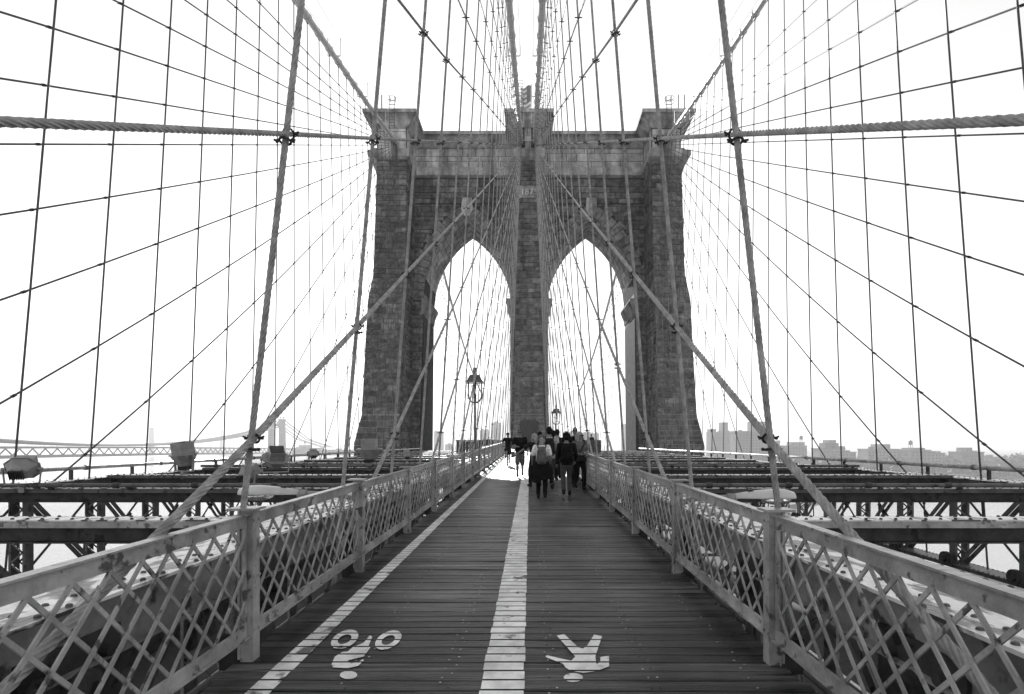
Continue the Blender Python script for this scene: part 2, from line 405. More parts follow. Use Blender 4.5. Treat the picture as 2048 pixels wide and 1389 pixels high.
# ================================================================== RAILINGS
def railing(side, X, y_first, label):
    root = empty('railing', (X, 0, 0), 0, label, 'railing')
    PAN = 2.6
    sg = side
    # shared meshes in local coordinates (x = outward*sg)
    pmesh = MB()
    pmesh.box(-0.045, 0.045, -0.05, 0.05, 0.0, 1.1); pmesh.box(-0.062 , -0.0455, -0.062, 0.062, 0.02, 1.095) if sg < 0 else pmesh.box(0.0455, 0.062, -0.062, 0.062, 0.02, 1.095)
    bx = 0.0625 * sg * -1 if False else (-0.0625 if sg < 0 else 0.0625)
    for yy in (-0.035, 0.035):
        for zz in (0.23, 0.62, 1.03): pmesh.tube([(-0.046 * -sg * -1, yy, zz), (-0.056 * sg, yy, zz)], 0.012, 6)
    post_me = pmesh.mesh('post', 'rail_steel')
    cap_me = MB().box(-0.075 if sg > 0 else -0.13, 0.13 if sg > 0 else 0.075, -0.085, 0.085, 1.1005, 1.118).mesh('post_cap', 'rail_steel')
    foot_me = MB().box(0.05 if sg > 0 else -0.2, 0.2 if sg > 0 else -0.05, -0.05, 0.07, -0.06, 0.19).mesh('post_foot', 'steel_dark')
    L0, L1 = 0.056, PAN - 0.056
    def frame_me():
        mb = MB()
        def sbar(za, zb, x0, x1):
            s_ = 0.0136
            vs = []
            for yy in (L0, L1):
                for (x, z) in ((x0, za), (x1, za), (x1, zb), (x0, zb)): vs.append((x, yy, z + s_ * yy))
            mb.add(vs, [(0, 1, 2, 3), (7, 6, 5, 4), (1, 0, 4, 5), (2, 1, 5, 6), (3, 2, 6, 7), (0, 3, 7, 4)])
        sbar(0.985, 1.07, -0.012, 0.012); sbar(1.0705, 1.082, -0.035, 0.035)
        sbar(0.195, 0.265, -0.012, 0.012); sbar(0.183, 0.1945, -0.035, 0.035)
        for yy in (L0, L1 - 0.03): mb.box(-0.0115, 0.0115, yy, yy + 0.03, 0.266 + 0.0136 * yy, 0.984 + 0.0136 * yy)
        return mb.mesh('panel_frame', 'rail_steel')
    fr = frame_me()
    za, zb = 0.25, 1.0
    run = 0.70; sp = 0.222
    bars = []
    for sgn in (1, -1):
        k = -4
        while True:
            y0 = L0 + k * sp + (0.06 if sgn > 0 else 0.11)
            k += 1
            if y0 > L1 + (run if sgn < 0 else 0): break
            ya, yb = (y0, y0 + run) if sgn > 0 else (y0, y0 - run)
            # clip to panel
            ta, tb = 0.0, 1.0
            lo, hi = L0 + 0.02, L1 - 0.02
            dy = yb - ya
            t_lo, t_hi = sorted(((lo - ya) / dy, (hi - ya) / dy))
            ta, tb = max(ta, t_lo), min(tb, t_hi)
            if tb - ta < 0.05: continue
            p = lambda t: (0.0, ya + dy * t, za + (zb - za) * t)
            bars.append((sgn, p(ta), p(tb)))
    def bar_mb(mb, sgn, a, b_):
        off = 0.0065 * sgn * sg * -1
        A, B = Vector(a) + Vector((off, 0, 0.0136 * a[1])), Vector(b_) + Vector((off, 0, 0.0136 * b_[1]))
        mb.bar(A, B, 0.0225, 0.0105, up=(1, 0, 0))
    variants = []
    for v_ in range(4):
        bar_mes = []
        for (sgn, a, b_) in bars:
            j = lambda: random.uniform(-0.007, 0.007)
            mb = MB(); bar_mb(mb, sgn, (a[0], a[1] + j(), a[2]), (b_[0], b_[1] + j(), b_[2])); bar_mes.append(mb.mesh('lattice_bar', 'rail_steel'))
        variants.append(bar_mes)
    mball = MB()
    for (sgn, a, b_) in bars: bar_mb(mball, sgn, a, b_)
    all_me = mball.mesh('lattice', 'rail_steel')
    npan = int((50 - y_first) / PAN) + 1
    for i in range(-1, npan + 1):
        y = y_first + PAN * i; z = floor_z(y)
        p = obj('post', post_me, root, (0, y, z)); obj('post_cap', cap_me, p); obj('post_foot', foot_me, p)
        if i == npan: break
        f = obj('panel_frame', fr, root, (0, y, z))
        if i < 8:
            f.rotation_euler = (random.uniform(-0.0015, 0.0015), random.uniform(-0.004, 0.004), random.uniform(-0.0015, 0.0015))
            for bm_ in variants[i % 4]: obj('lattice_bar', bm_, f)
        else:
            obj('lattice', all_me, f, kind='stuff')
    return root
rail_l = railing(-1, -2.055, 4.04, 'pale steel lattice railing along the left edge of the wooden walkway')
rail_r = railing(1, 1.75, 3.97, 'pale steel lattice railing along the right edge of the wooden walkway')

# wooden barriers on the platform
def barrier(x0, x1, y, label):
    z = floor_z(y); root = empty('wooden_barrier', (0, y, z), 0, label, 'barrier', 'wooden barriers in front of the tower')
    k = 0; x = x0
    me = MB().box(0, 0.27, -0.02, 0.02, -0.3, 1.08).mesh('board', 'wood_dark')
    while x < x1 - 0.2:
        obj('board', me, root, (x, random.uniform(-0.01, 0.01), random.uniform(-0.01, 0.02))); x += 0.285
    MB().box(x0 - 0.05, x1 + 0.05, -0.08, 0.08, 1.1, 1.18).build('top_rail', 'wood_dark', root)
    MB().box(x0, x1, 0.03, 0.1, 0.4, 0.52).build('back_rail', 'wood_dark', root)
barrier(-6.7, -2.4, 50.0, 'dark wooden barrier left of the walkway before the tower')
barrier(2.2, 6.4, 50.0, 'dark wooden barrier right of the walkway before the tower')

# ================================================================== BRIDGE STEELWORK
# inner trusses beside the walkway
def rivets(mb, x, y0, y1, z, step, r=0.017, h=0.014):
    y = y0
    while y < y1: mb.dome((x, y, z), r, h, 6); y += step
def inner_truss(sg, xn, xf, label):
    """xn: edge next to the walkway, xf: far edge"""
    xa, xb = min(xn, xf), max(xn, xf)
    root = empty('inner_truss', (0, 0, 0), 0, label, 'truss')
    zt = 0.76
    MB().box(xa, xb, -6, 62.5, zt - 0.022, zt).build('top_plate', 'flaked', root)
    mb = MB()
    for x in (xa + 0.06, xb - 0.08): mb.box(x, x + 0.02, -6, 62.5, zt - 0.36, zt - 0.0225)
    for x in (xa + 0.0805, xb - 0.1805): mb.box(x, x + 0.1, -6, 62.5, zt - 0.36, zt - 0.34)
    mb.box(xa + 0.0, xa + 0.0595, -6, 62.5, zt - 0.37, zt - 0.35); mb.box(xb - 0.0595, xb, -6, 62.5, zt - 0.37, zt - 0.35)
    mb.build('top_chord', 'chord_steel', root)
    mb = MB(); w = xb - xa
    for fx in (0.06, 0.2, 0.5, 0.8, 0.94): rivets(mb, xa + w * fx, -1, 26, zt, 0.19 if fx != 0.5 else 0.38, 0.02, 0.016)
    mb.build('rivet', 'steel', root, kind='stuff')
    # posts, diagonals, gussets, pins
    for i in range(-1, 26):
        y = 3.0 + 2.286 * i
        xm = (xa + xb) / 2
        p = MB()
        p.box(xa + 0.09, xa + 0.12, y - 0.11, y + 0.11, -4.6, zt - 0.361); p.box(xb - 0.12, xb - 0.09, y - 0.11, y + 0.11, -4.6, zt - 0.361)
        po = p.build('post', 'chord_steel', root)
        lc = MB()
        if i < 12:
            z = -4.4; s_ = 1
            while z < zt - 0.8:
                lc.bar((xa + 0.12, y - 0.1, z if s_ > 0 else z + 0.5), (xb - 0.12, y - 0.1, z + 0.5 if s_ > 0 else z), 0.05, 0.012, up=(0, 1, 0)); z += 0.5; s_ = -s_
            lc.build('lacing', 'steel', po, kind='stuff')
        d = MB()
        for x in (xa + 0.15, xb - 0.17):
            d.bar((x, y, zt - 0.4), (x, y + 2.286, -4.5), 0.02, 0.13, up=(0, 0, 1))
            d.bar((x + 0.03, y + 2.286 * 2, zt - 0.4), (x + 0.03, y, -4.5), 0.02, 0.1, up=(0, 0, 1))
        d.build('diagonal', 'chord_steel', root)
        if i < 10:
            xg = xn - 0.0 * sg
            g = MB()
            side = xb - 0.045 if xn == xb else xa + 0.045
            g.box(side - 0.012, side + 0.012, y - 0.34, y + 0.34, zt - 0.72, zt - 0.2)
            go = g.build('gusset', 'steel_dark', root)
            pn = MB()
            tx = 0.06 * (1 if xn == xb else -1)
            pn.tube([(side, y, zt - 0.45), (side + tx * 1.6, y, zt - 0.45)], 0.10, 12); pn.tube([(side, y + 0.2, zt - 0.32), (side + tx, y + 0.2, zt - 0.32)], 0.035, 8)
            pn.tube([(side, y - 0.2, zt - 0.32), (side + tx, y - 0.2, zt - 0.32)], 0.035, 8); pn.tube([(side, y - 0.22, zt - 0.6), (side + tx, y - 0.22, zt - 0.6)], 0.035, 8)
            pn.build('pin', 'steel_dark', root)
    mb = MB()
    for z0 in (-2.1, -4.7): mb.box(xa + 0.06, xb - 0.06, -6, 62.5, z0, z0 + 0.22)
    mb.build('lower_chord', 'steel_dark', root)
    mb = MB()
    for k in range(3): mb.tube([(xn + 0.16 * sg + 0.05 * k, -6, -0.1 - 0.16 * k), (xn + 0.16 * sg + 0.05 * k, 62, -0.1 - 0.16 * k)], 0.03, 6)
    mb.build('conduit', 'chord_steel', root)
inner_truss(-1, -2.45, -3.38, 'riveted steel truss with flaking top plate beside the left railing')
inner_truss(1, 2.08, 3.0, 'riveted steel truss with flaking top plate beside the right railing')

# outer trusses
def outer_truss(sg, y_first, label):
    X = 12.4 * sg; root = empty('outer_truss', (X, 0, 0), 0, label, 'truss')
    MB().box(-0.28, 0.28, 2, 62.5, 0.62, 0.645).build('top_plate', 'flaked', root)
    mb = MB(); mb.box(-0.22, -0.2, 2, 62.5, 0.36, 0.6195); mb.box(0.2, 0.22, 2, 62.5, 0.36, 0.6195); mb.box(-0.28, -0.2205, 2, 62.5, 0.36, 0.38); mb.box(0.2205, 0.28, 2, 62.5, 0.36, 0.38)
    mb.build('top_chord', 'steel', root)
    mb = MB(); rivets(mb, -0.24, 8, 40, 0.645, 0.2, 0.022, 0.02); rivets(mb, 0.24, 8, 40, 0.645, 0.2, 0.022, 0.02); mb.build('rivet', 'steel_dark', root, kind='stuff')
    mb = MB(); mb.tube([(0, 2, 0.95), (0, 62.5, 0.95)], 0.065, 10); 
    y = 6.0
    pipe = mb.build('pipe', 'rail_steel', root, smooth=False)
    cme = MB().tube([(0, 0, 0.95), (0, 0.1, 0.95)], 0.08, 10).mesh('pipe_coupling', 'steel')
    while y < 62: obj('pipe_coupling', cme, pipe, (0, y, 0)); y += 3.1
    for i in range(24):
        y = 8.0 + 2.286 * i; MB().box(-0.04, 0.04, y - 0.03, y + 0.03, 0.645, 0.89).build('pipe_bracket', 'steel_dark', root)
    mb = MB(); mb.box(-0.3, 0.3, 2, 62.5, -1.86, -1.83); mb.box(-0.24, -0.22, 2, 62.5, -2.15, -1.8605); mb.box(0.22, 0.24, 2, 62.5, -2.15, -1.8605)
    mb.build('middle_chord', 'steel', root)
    mb = MB(); rivets(mb, -0.26 * sg, 8, 34, -1.83, 0.16, 0.022, 0.02); rivets(mb, 0.26 * sg, 8, 34, -1.83, 0.16, 0.022, 0.02); mb.build('rivet', 'steel_dark', root, kind='stuff')
    MB().box(-0.3, 0.3, 2, 62.5, -4.9, -4.55).build('lower_chord', 'steel', root)
    for i in range(-3, 22):
        y = y_first + 2.286 * i
        if y < 3: continue
        p = MB()
        p.box(-0.2, 0.2, y - 0.11, y - 0.09, -4.55, 0.36); p.box(-0.2, -0.18, y - 0.0895, y + 0.11, -4.55, 0.36); p.box(0.18, 0.2, y - 0.0895, y + 0.11, -4.55, 0.36)
        # open laced channel: two flanges plus lacing on the camera side
        p = MB()
        for x in (-0.17, 0.17): p.box(x - 0.03, x + 0.03, y - 0.12, y + 0.12, -4.55, 0.36)
        po = p.build('post', 'steel', root)
        if i < 14:
            lc = MB(); z = -4.4; s_ = 1
            while z < 0.1:
                for yy in (y - 0.125, y + 0.125):
                    lc.bar((-0.15, yy, z if s_ > 0 else z + 0.26), (0.15, yy, z + 0.26 if s_ > 0 else z), 0.045, 0.01, up=(0, 1, 0))
                z += 0.26; s_ = -s_
            lc.build('lacing', 'steel', po, kind='stuff')
        d = MB()
        for x in (-0.1, 0.1): d.bar((x, y + 0.12, 0.3), (x, y + 2.286 * 0.94, -1.8), 0.02, 0.12)
        d.build('diagonal', 'steel', root)
        d = MB(); d.tube([(0.0, y + 2.286 * 1.0, 0.3), (0.0, y - 0.1, -1.75)], 0.03, 6); d.tube([(0, y + 2.286 * 0.45, -0.9), (0, y + 2.286 * 0.6, -0.55)], 0.055, 8); d.build('tie_rod', 'steel_dark', root)
        d = MB()
        for x in (-0.1, 0.1): d.bar((x, y + 0.1, -2.2), (x, y + 2.286, -4.5), 0.02, 0.12)
        d.build('diagonal', 'steel', root)
        if 3 < y < 40:
            g = MB(); xi = -0.26 * sg
            g.tube([(xi, y + 0.12, -1.72), (xi - 0.1 * sg, y + 0.12, -1.72)], 0.2, 14); g.tube([(xi - 0.1 * sg, y + 0.12, -1.72), (xi - 0.16 * sg, y + 0.12, -1.72)], 0.09, 10)
            g.box(min(xi, xi - 0.08 * sg), max(xi, xi - 0.08 * sg), y - 0.12, y - 0.02, -2.35, -1.55)
            g.build('pin', 'steel_dark', root)
outer_truss(-1, 13.4, 'outer steel truss with laced posts and pipe on the left over the river')
outer_truss(1, 13.6, 'outer steel truss with laced posts and pipe on the right over the river')

# cross beams
def cross_beam(sg, y, idx):
    x0, x1 = (3.42 if sg < 0 else 3.05), 12.1
    xa, xb = (-x1, -x0) if sg < 0 else (x0, x1)
    sname = 'left' if sg < 0 else 'right'
    root = empty('cross_beam', (0, y, 0), 0, f'riveted steel cross beam over the {sname} roadway, {ORD[idx]} one counted from the viewer', 'beam', 'cross beams above the roadways')
    zt = 0.72
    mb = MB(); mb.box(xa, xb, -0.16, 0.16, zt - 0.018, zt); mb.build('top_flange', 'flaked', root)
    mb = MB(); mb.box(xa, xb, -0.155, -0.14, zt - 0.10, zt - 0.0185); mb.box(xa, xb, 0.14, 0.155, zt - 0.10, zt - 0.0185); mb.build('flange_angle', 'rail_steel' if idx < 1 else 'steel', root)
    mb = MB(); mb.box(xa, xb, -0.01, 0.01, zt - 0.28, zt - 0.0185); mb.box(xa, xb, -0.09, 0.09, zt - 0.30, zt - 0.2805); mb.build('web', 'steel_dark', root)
    if idx < 5:
        mb = MB(); x = xa + 0.1
        while x < xb: mb.dome((x, -0.12, zt), 0.022, 0.02, 6); mb.dome((x, 0.12, zt), 0.022, 0.02, 6); x += 0.18
        mb.build('rivet', 'steel_dark', root, kind='stuff')
    if idx in (1, 3):
        mb = MB(); mb.tube([(xa, -0.24, zt + 0.06), (xb, -0.24, zt + 0.06)], 0.045, 8)
        pc = mb.build('pipe', 'steel', root)
        x = xa + 0.5
        while x < xb: MB().tube([(x, -0.24, zt + 0.06), (x + 0.12, -0.24, zt + 0.06)], 0.06, 8).build('pipe_coupling', 'steel_dark', pc); MB().box(x + 0.3, x + 0.36, -0.26, -0.16, zt - 0.03, zt + 0.02).build('pipe_bracket', 'steel_dark', pc); x += 1.6
for sg in (-1, 1):
    for k in range(13): cross_beam(sg, 6.75 + 4.572 * k, k)
# knee braces at outer ends
# roadways
for sg, nm in ((-1, 'left'), (1, 'right')):
    a, b_ = (-12.0, -3.45) if sg < 0 else (3.05, 12.0)
    MB().box(a, b_, -10, 160, -5.3, -5.0).build('roadway', 'asphalt', kind='structure')
    xo_ = a if sg < 0 else b_
    MB().box(xo_ - 0.12, xo_ + 0.12, -10, 62, -4.999, -3.9).build('roadway_barrier', 'steel_dark', kind='structure')
    mb = MB()
    for xx in (a + 2.9, a + 5.8): mb.add([(xx, -10, -4.994), (xx + 0.12, -10, -4.994), (xx + 0.12, 150, -4.994), (xx, 150, -4.994)], [(0, 1, 2, 3)])
    mb.build('lane_line', 'paint', kind='structure')
MB().box(-4.2, 3.8, -10, 160, -5.6, -5.31).build('deck_slab', 'steel_dark', kind='structure')
mb = MB()
for k in range(30):
    y = 1.0 + 2.286 * k
    mb.box(-2.4, 2.05, y - 0.1, y + 0.1, -0.75, -0.28)
mb.build('walkway_floor_beam', 'steel_dark', walk)

# ================================================================== CABLES, SUSPENDERS, STAYS
Y_T, Z_T = 65.2, 37.2
def cab_z(y):
    d = Y_T - y; return Z_T - 0.36 * d + 0.00074 * d * d
IN_L = lambda y: interp(y, [4.05, 6.34, 8.62, 10.9, 18, 29, 65], [-0.2, -0.66, -0.87, -0.98, -1.07, -1.13, -1.0])
IN_R = lambda y: interp(y, [4.05, 6.34, 8.62, 10.9, 18, 29, 65], [-0.03, 0.32, 0.48, 0.55, 0.62, 0.66, 0.52])
OUT = lambda y: interp(y, [8, 13, 20, 30, 40, 52, 65], [10.0, 10.45, 11.45, 12.55, 13.45, 14.6, 15.8])
PLANES = {
    ('inner', -1): dict(xb=-2.28, zb=-0.3, xc=IN_L, y0=4.05, n=26),
    ('inner', 1): dict(xb=1.99, zb=-0.3, xc=IN_R, y0=4.05, n=26),
    ('outer', -1): dict(xb=-12.4, zb=0.4, xc=lambda y: -OUT(y), y0=12.96, n=22),
    ('outer', 1): dict(xb=12.4, zb=0.4, xc=lambda y: OUT(y), y0=12.61, n=22),
}
def surf_x(pl, y, z):
    zc = cab_z(y); t = (z - pl['zb']) / (zc - pl['zb']); return lerp(pl['xb'], pl['xc'](max(y, 4.05)), t)
def rope_geo(mb, pts, r, twist=True, pitch=0.34, dense=0.028, n=24):
    """a six-strand twisted rope along a polyline"""
    pts = [Vector(p) for p in pts]
    if not twist: return mb.tube(pts, r, 6, cap=False)
    # resample
    segs = [(pts[i + 1] - pts[i]).length for i in range(len(pts) - 1)]; tot = sum(segs)
    out = []; s_ = 0.0
    nst = int(tot / dense)
    acc = 0; i = 0
    for k in range(nst + 1):
        s_ = tot * k / nst
        while i < len(segs) - 1 and acc + segs[i] < s_: acc += segs[i]; i += 1
        out.append((pts[i].lerp(pts[i + 1], (s_ - acc) / segs[i]), s_))
    d = (pts[-1] - pts[0]).normalized(); a = d.cross(Vector((1, 0, 0))).normalized(); b_ = d.cross(a).normalized()
    k0 = len(mb.v)
    for p, s_ in out:
        ph = 2 * math.pi * s_ / pitch
        for j in range(n):
            t = 2 * math.pi * j / n
            rr = r * (0.6 + 0.4 * abs(math.cos(3 * t)) ** 0.7)
            tt = t + ph
            mb.v.append(tuple(p + a * (rr * math.cos(tt)) + b_ * (rr * math.sin(tt))))
    for q in range(len(out) - 1):
        for j in range(n):
            o_ = k0 + q * n
            mb.f.append((o_ + j, o_ + (j + 1) % n, o_ + n + (j + 1) % n, o_ + n + j))
    return mb
ROPE_R = 0.024
stay_land = {
    'inner': [1.7 + 4.572 * k for k in range(12, 0, -1)] + [1.7, -2.67, -6.7, -10.8, -15.0, -19.4, -24.0, -29.0],
    ('outer', -1): [9.6 + 4.572 * k for k in range(10, 0, -1)] + [9.6, 5.3, 1.4, -2.1, -5.6, -9.4, -13.5, -18, -23, -29],
    ('outer', 1): [13.4 + 4.572 * k for k in range(9, 0, -1)] + [13.4, 8.9, 4.7, 1.0, -2.7, -6.6, -10.6, -15, -20, -26],
}
STAY_R = 0.026
def stay_z(yl, y, zl, kind):
    t = (y - yl) / (Y_T - yl); return zl + (Z_T - 0.35 - zl) * t
def small_clamp(mb, p, d):
    p = Vector(p); d = Vector(d).normalized()
    mb.tube([p - d * 0.045, p + d * 0.045], 0.036, 6)
    mb.bar(p + Vector((-0.09, 0, 0)), p + Vector((0.09, 0, 0)), 0.018, 0.018)
def big_clamp(p, d, parent):
    """two U-bolts with nuts binding a stay to a suspender"""
    p = Vector(p); d = Vector(d).normalized(); mb = MB()
    for off, dr in ((0.035, d), (-0.035, Vector((0, 0.15, 1)).normalized())):
        c = p + dr * off * 1.6
        a = dr.cross(Vector((0, 1, 0))).normalized(); b2 = dr.cross(a).normalized()
        pts = [c + a * (0.040 * math.cos(t)) + b2 * (0.040 * math.sin(t)) for t in [2 * math.pi * i / 14 for i in range(15)]]
        mb.tube(pts, 0.009, 6)
        for s_ in (-1, 1):
            q = c + a * (0.044 * s_); mb.tube([q, q + (a * s_ * 0.035 + b2 * 0.015)], 0.008, 6); mb.tube([q + a * s_ * 0.01, q + a * s_ * 0.025], 0.014, 6)
    return mb.build('clamp', 'steel_dark', parent)
SIDE = {-1: 'left', 1: 'right'}
for (plane, sg), pl in PLANES.items():
    lands = stay_land['inner'] if plane == 'inner' else stay_land[(plane, sg)]
    ys = [pl['y0'] + 2.286 * i for i in range(pl['n'])]
    ys = [y for y in ys if y < 62.5]
    zl = 0.3 if plane == 'inner' else 0.55
    # main cable
    mbc = MB(); cpts = []
    y = -12.0
    while y < 66.5: cpts.append((pl['xc'](max(y, 4.05)), y, cab_z(y))); y += 1.0
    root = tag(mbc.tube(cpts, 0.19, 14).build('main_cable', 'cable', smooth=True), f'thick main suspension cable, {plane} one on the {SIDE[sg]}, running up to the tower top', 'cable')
    mbb = MB()
    for y in ys:
        p0 = Vector((pl['xc'](y), y, cab_z(y))); dr = Vector((0, 1, 0.33)).normalized()
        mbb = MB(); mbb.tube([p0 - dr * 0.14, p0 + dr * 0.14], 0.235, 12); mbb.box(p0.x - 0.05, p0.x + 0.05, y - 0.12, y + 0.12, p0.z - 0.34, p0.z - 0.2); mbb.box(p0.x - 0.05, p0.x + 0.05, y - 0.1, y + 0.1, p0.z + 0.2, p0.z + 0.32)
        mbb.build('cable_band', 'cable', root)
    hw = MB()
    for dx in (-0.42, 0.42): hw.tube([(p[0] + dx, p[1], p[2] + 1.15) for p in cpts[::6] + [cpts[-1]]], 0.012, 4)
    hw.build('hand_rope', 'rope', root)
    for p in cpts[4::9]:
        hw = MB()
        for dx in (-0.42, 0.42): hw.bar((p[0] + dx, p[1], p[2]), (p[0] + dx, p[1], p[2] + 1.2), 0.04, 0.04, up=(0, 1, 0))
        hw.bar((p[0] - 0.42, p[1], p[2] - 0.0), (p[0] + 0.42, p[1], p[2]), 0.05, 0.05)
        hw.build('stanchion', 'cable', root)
    # suspenders
    for i, y in enumerate(ys):
        top = (pl['xc'](y), y, cab_z(y) - 0.2); bot = (pl['xb'], y, pl['zb'])
        if plane == 'outer' : bot = (pl['xb'], y, -1.8)
        mb = MB()
        near = plane == 'inner' and i < 5
        if near:
            zs = min(cab_z(y), 12 if i < 3 else 9)
            mid = Vector(bot).lerp(Vector(top), (zs - bot[2]) / (top[2] - bot[2]))
            rope_geo(mb, [bot, mid], ROPE_R, True); mb.tube([mid, top], ROPE_R * 0.95, 6, cap=False)
        else: mb.tube([bot, top], 0.0215 if plane == 'inner' else 0.024, 6, cap=False)
        lab = (f'vertical steel suspender rope beside the {SIDE[sg]} railing, {ORD[i]} counted from the viewer' if plane == 'inner'
               else f'vertical steel suspender rope in the outer {SIDE[sg]} row, {ORD[i]} counted from the picture edge')
        s = mb.build('suspender_rope', 'rope' if plane == 'inner' else 'rope_backlit', smooth=True, label=lab, cat='rope', group=f'{plane} {SIDE[sg]} suspender ropes')
        cl = MB()
        for q, yl in enumerate(lands):
            if yl > y - 0.3: continue
            z = stay_z(yl, y, zl, plane)
            if z > cab_z(y) - 0.6: continue
            p = (surf_x(pl, y, z), y, z)
            d = (0, Y_T - yl, Z_T - zl)
            if plane == 'inner' and i < 4: big_clamp(p, d, s)
            else: small_clamp(cl, p, d)
        if plane == 'outer':
            cl.tube([(lerp(bot[0], top[0], 0.065), y, lerp(bot[2], top[2], 0.065)), (lerp(bot[0], top[0], 0.1), y, lerp(bot[2], top[2], 0.1))], 0.04, 6)
        if cl.v: cl.build('clamp', 'steel_dark', s, kind='stuff')
    # stays
    for q, yl in enumerate(lands):
        pts = []
        y = yl
        stops = sorted([yl] + [yy for yy in ys if yy > yl] + ([v for v in (-25, -20, -15, -10, -5, -2.5, 0, 0.8, 1.5, 2.2, 3.0, 8, 10.3) if v > yl and v < ys[0]]) + [Y_T])
        for y in stops:
            z = stay_z(yl, y, zl, plane); pts.append((surf_x(pl, y, z), y, z))
        mb = MB()
        nearstay = plane == 'inner' and -7 < yl < 7
        if nearstay:
            # twisted near part, plain far part
            cut = 14.0
            a = [p for p in pts if 0 <= p[1] <= cut] if yl < 0 else [p for p in pts if p[1] <= cut]
            pre = [p for p in pts if p[1] <= 0] if yl < 0 else []
            b_ = [p for p in pts if p[1] >= a[-1][1]]
            if len(pre) > 1: mb.tube(pre, 0.02, 6, cap=False)
            sr = 0.030 if yl > 0 else 0.020; rope_geo(mb, a, sr, True, pitch=0.4 if yl > 0 else 0.3, dense=0.025)
            mb.tube(b_, sr * 0.88, 8, cap=False)
        else: mb.tube(pts, (0.027 if yl > 0 else 0.0205) if plane == 'inner' else 0.024, 6, cap=False)
        lab = (f'diagonal steel stay rope of the {plane} {SIDE[sg]} fan, {ORD[q]} counted outward from the tower foot')
        mb.build('stay_rope', 'rope' if plane == 'inner' else 'rope_backlit', smooth=True, label=lab, cat='rope', group=f'{plane} {SIDE[sg]} stay ropes')

# beyond the tower
def back_z(y):
    e = y - 74.0; return 37.2 - 0.50 * e + 0.0026 * e * e if e < 95 else 13.2
for plane, sg, xb, xt in (('inner', -1, -2.2, -1.0), ('inner', 1, 1.9, 0.6), ('outer', -1, -12.4, -14.6), ('outer', 1, 12.4, 14.6)):
    XC = lambda y: lerp(xt, xb * (1.02 if plane == 'outer' else 0.6), min(1, (y - 74) / 80))
    cp = [(XC(y), y, back_z(y)) for y in np.arange(81.0, 150, 3.0)]
    MB().tube(cp, 0.19, 10).build('main_cable', 'cable', smooth=True, label=f'main cable descending beyond the tower, {plane} one on the {SIDE[sg]} seen through the arch', cat='cable')
    for i in range(26):
        y = 85.0 + 2.286 * i
        s = MB().tube([(xb, y, -0.5), (XC(y), y, back_z(y))], 0.024, 4, cap=False).build('suspender_rope', 'rope_backlit',
            label=f'thin {plane} suspender rope beyond the {SIDE[sg]} arch, {ORD[i]} counted from the tower', cat='rope', group=f'{SIDE[sg]} suspender ropes beyond the tower')
        cl = MB()
        for q in range(9):
            yl = 92 + 7.5 * q
            if yl < y + 1: continue
            z = lerp(0.4, 36.5, (yl - y) / (yl - 78.0))
            if z < back_z(y): cl.tube([(lerp(xb, XC(y), z / back_z(y)), y, z - 0.07), (lerp(xb, XC(y), z / back_z(y)), y, z + 0.07)], 0.07, 4)
        if cl.v: cl.build('clamp', 'steel_dark', s, kind='stuff')
    for q in range(9):
        yl = 92 + 7.5 * q
        MB().tube([(xb, yl, 0.4), (XC(78.0) , 82.0, lerp(0.4, 36.5, (yl - 82) / (yl - 78.0)))], 0.024, 4, cap=False).build('stay_rope', 'rope_backlit',
            label=f'thin {plane} diagonal stay rope beyond the {SIDE[sg]} arch, {ORD[q]} counted from the tower', cat='rope', group=f'{SIDE[sg]} stay ropes beyond the tower')

# ================================================================== TOWER
XT = -0.1
Y1, YB = 70.0, 77.4            # arched wall, front and back
YC = (Y1 + YB) / 2
tower = empty('bridge_tower', (XT, 0, 0), 0, 'great granite bridge tower with two pointed arches at the end of the walkway', 'tower')
LEV_O = dict(z=[-42, 1.4, 4.9, 18.4, 21.6, 35.3], xo=[20.6, 20.25, 19.5, 18.9, 18.35, 18.0], xi=[15.0, 15.05, 15.1, 14.9, 14.75, 14.6], y0=[63.6, 63.8, 64.3, 64.75, 65.1, 65.4])
LEV_C = dict(z=[-42, 0.9, 4.9, 18.4, 21.6, 35.3], hw=[2.1, 2.0, 1.68, 1.6, 1.53, 1.47], y0=[63.4, 63.7, 64.3, 64.75, 65.1, 65.4])
def lv(d, k, z): return interp(z, d['z'], d[k])
def outer_rect(z, sg):
    xo, xi, y0 = lv(LEV_O, 'xo', z), lv(LEV_O, 'xi', z), lv(LEV_O, 'y0', z); y1 = 2 * YC - y0
    a, b_ = (-xo, -xi) if sg < 0 else (xi, xo)
    return [(a, y0, z), (b_, y0, z), (b_, y1, z), (a, y1, z)]
def center_rect(z):
    h, y0 = lv(LEV_C, 'hw', z), lv(LEV_C, 'y0', z); y1 = 2 * YC - y0
    return [(-h, y0, z), (h, y0, z), (h, y1, z), (-h, y1, z)]
for sg in (-1, 1): MB().loft([outer_rect(z, sg) for z in LEV_O['z']]).build('shaft', 'mortar', tower)
MB().loft([center_rect(z) for z in LEV_C['z']]).build('shaft', 'mortar', tower)
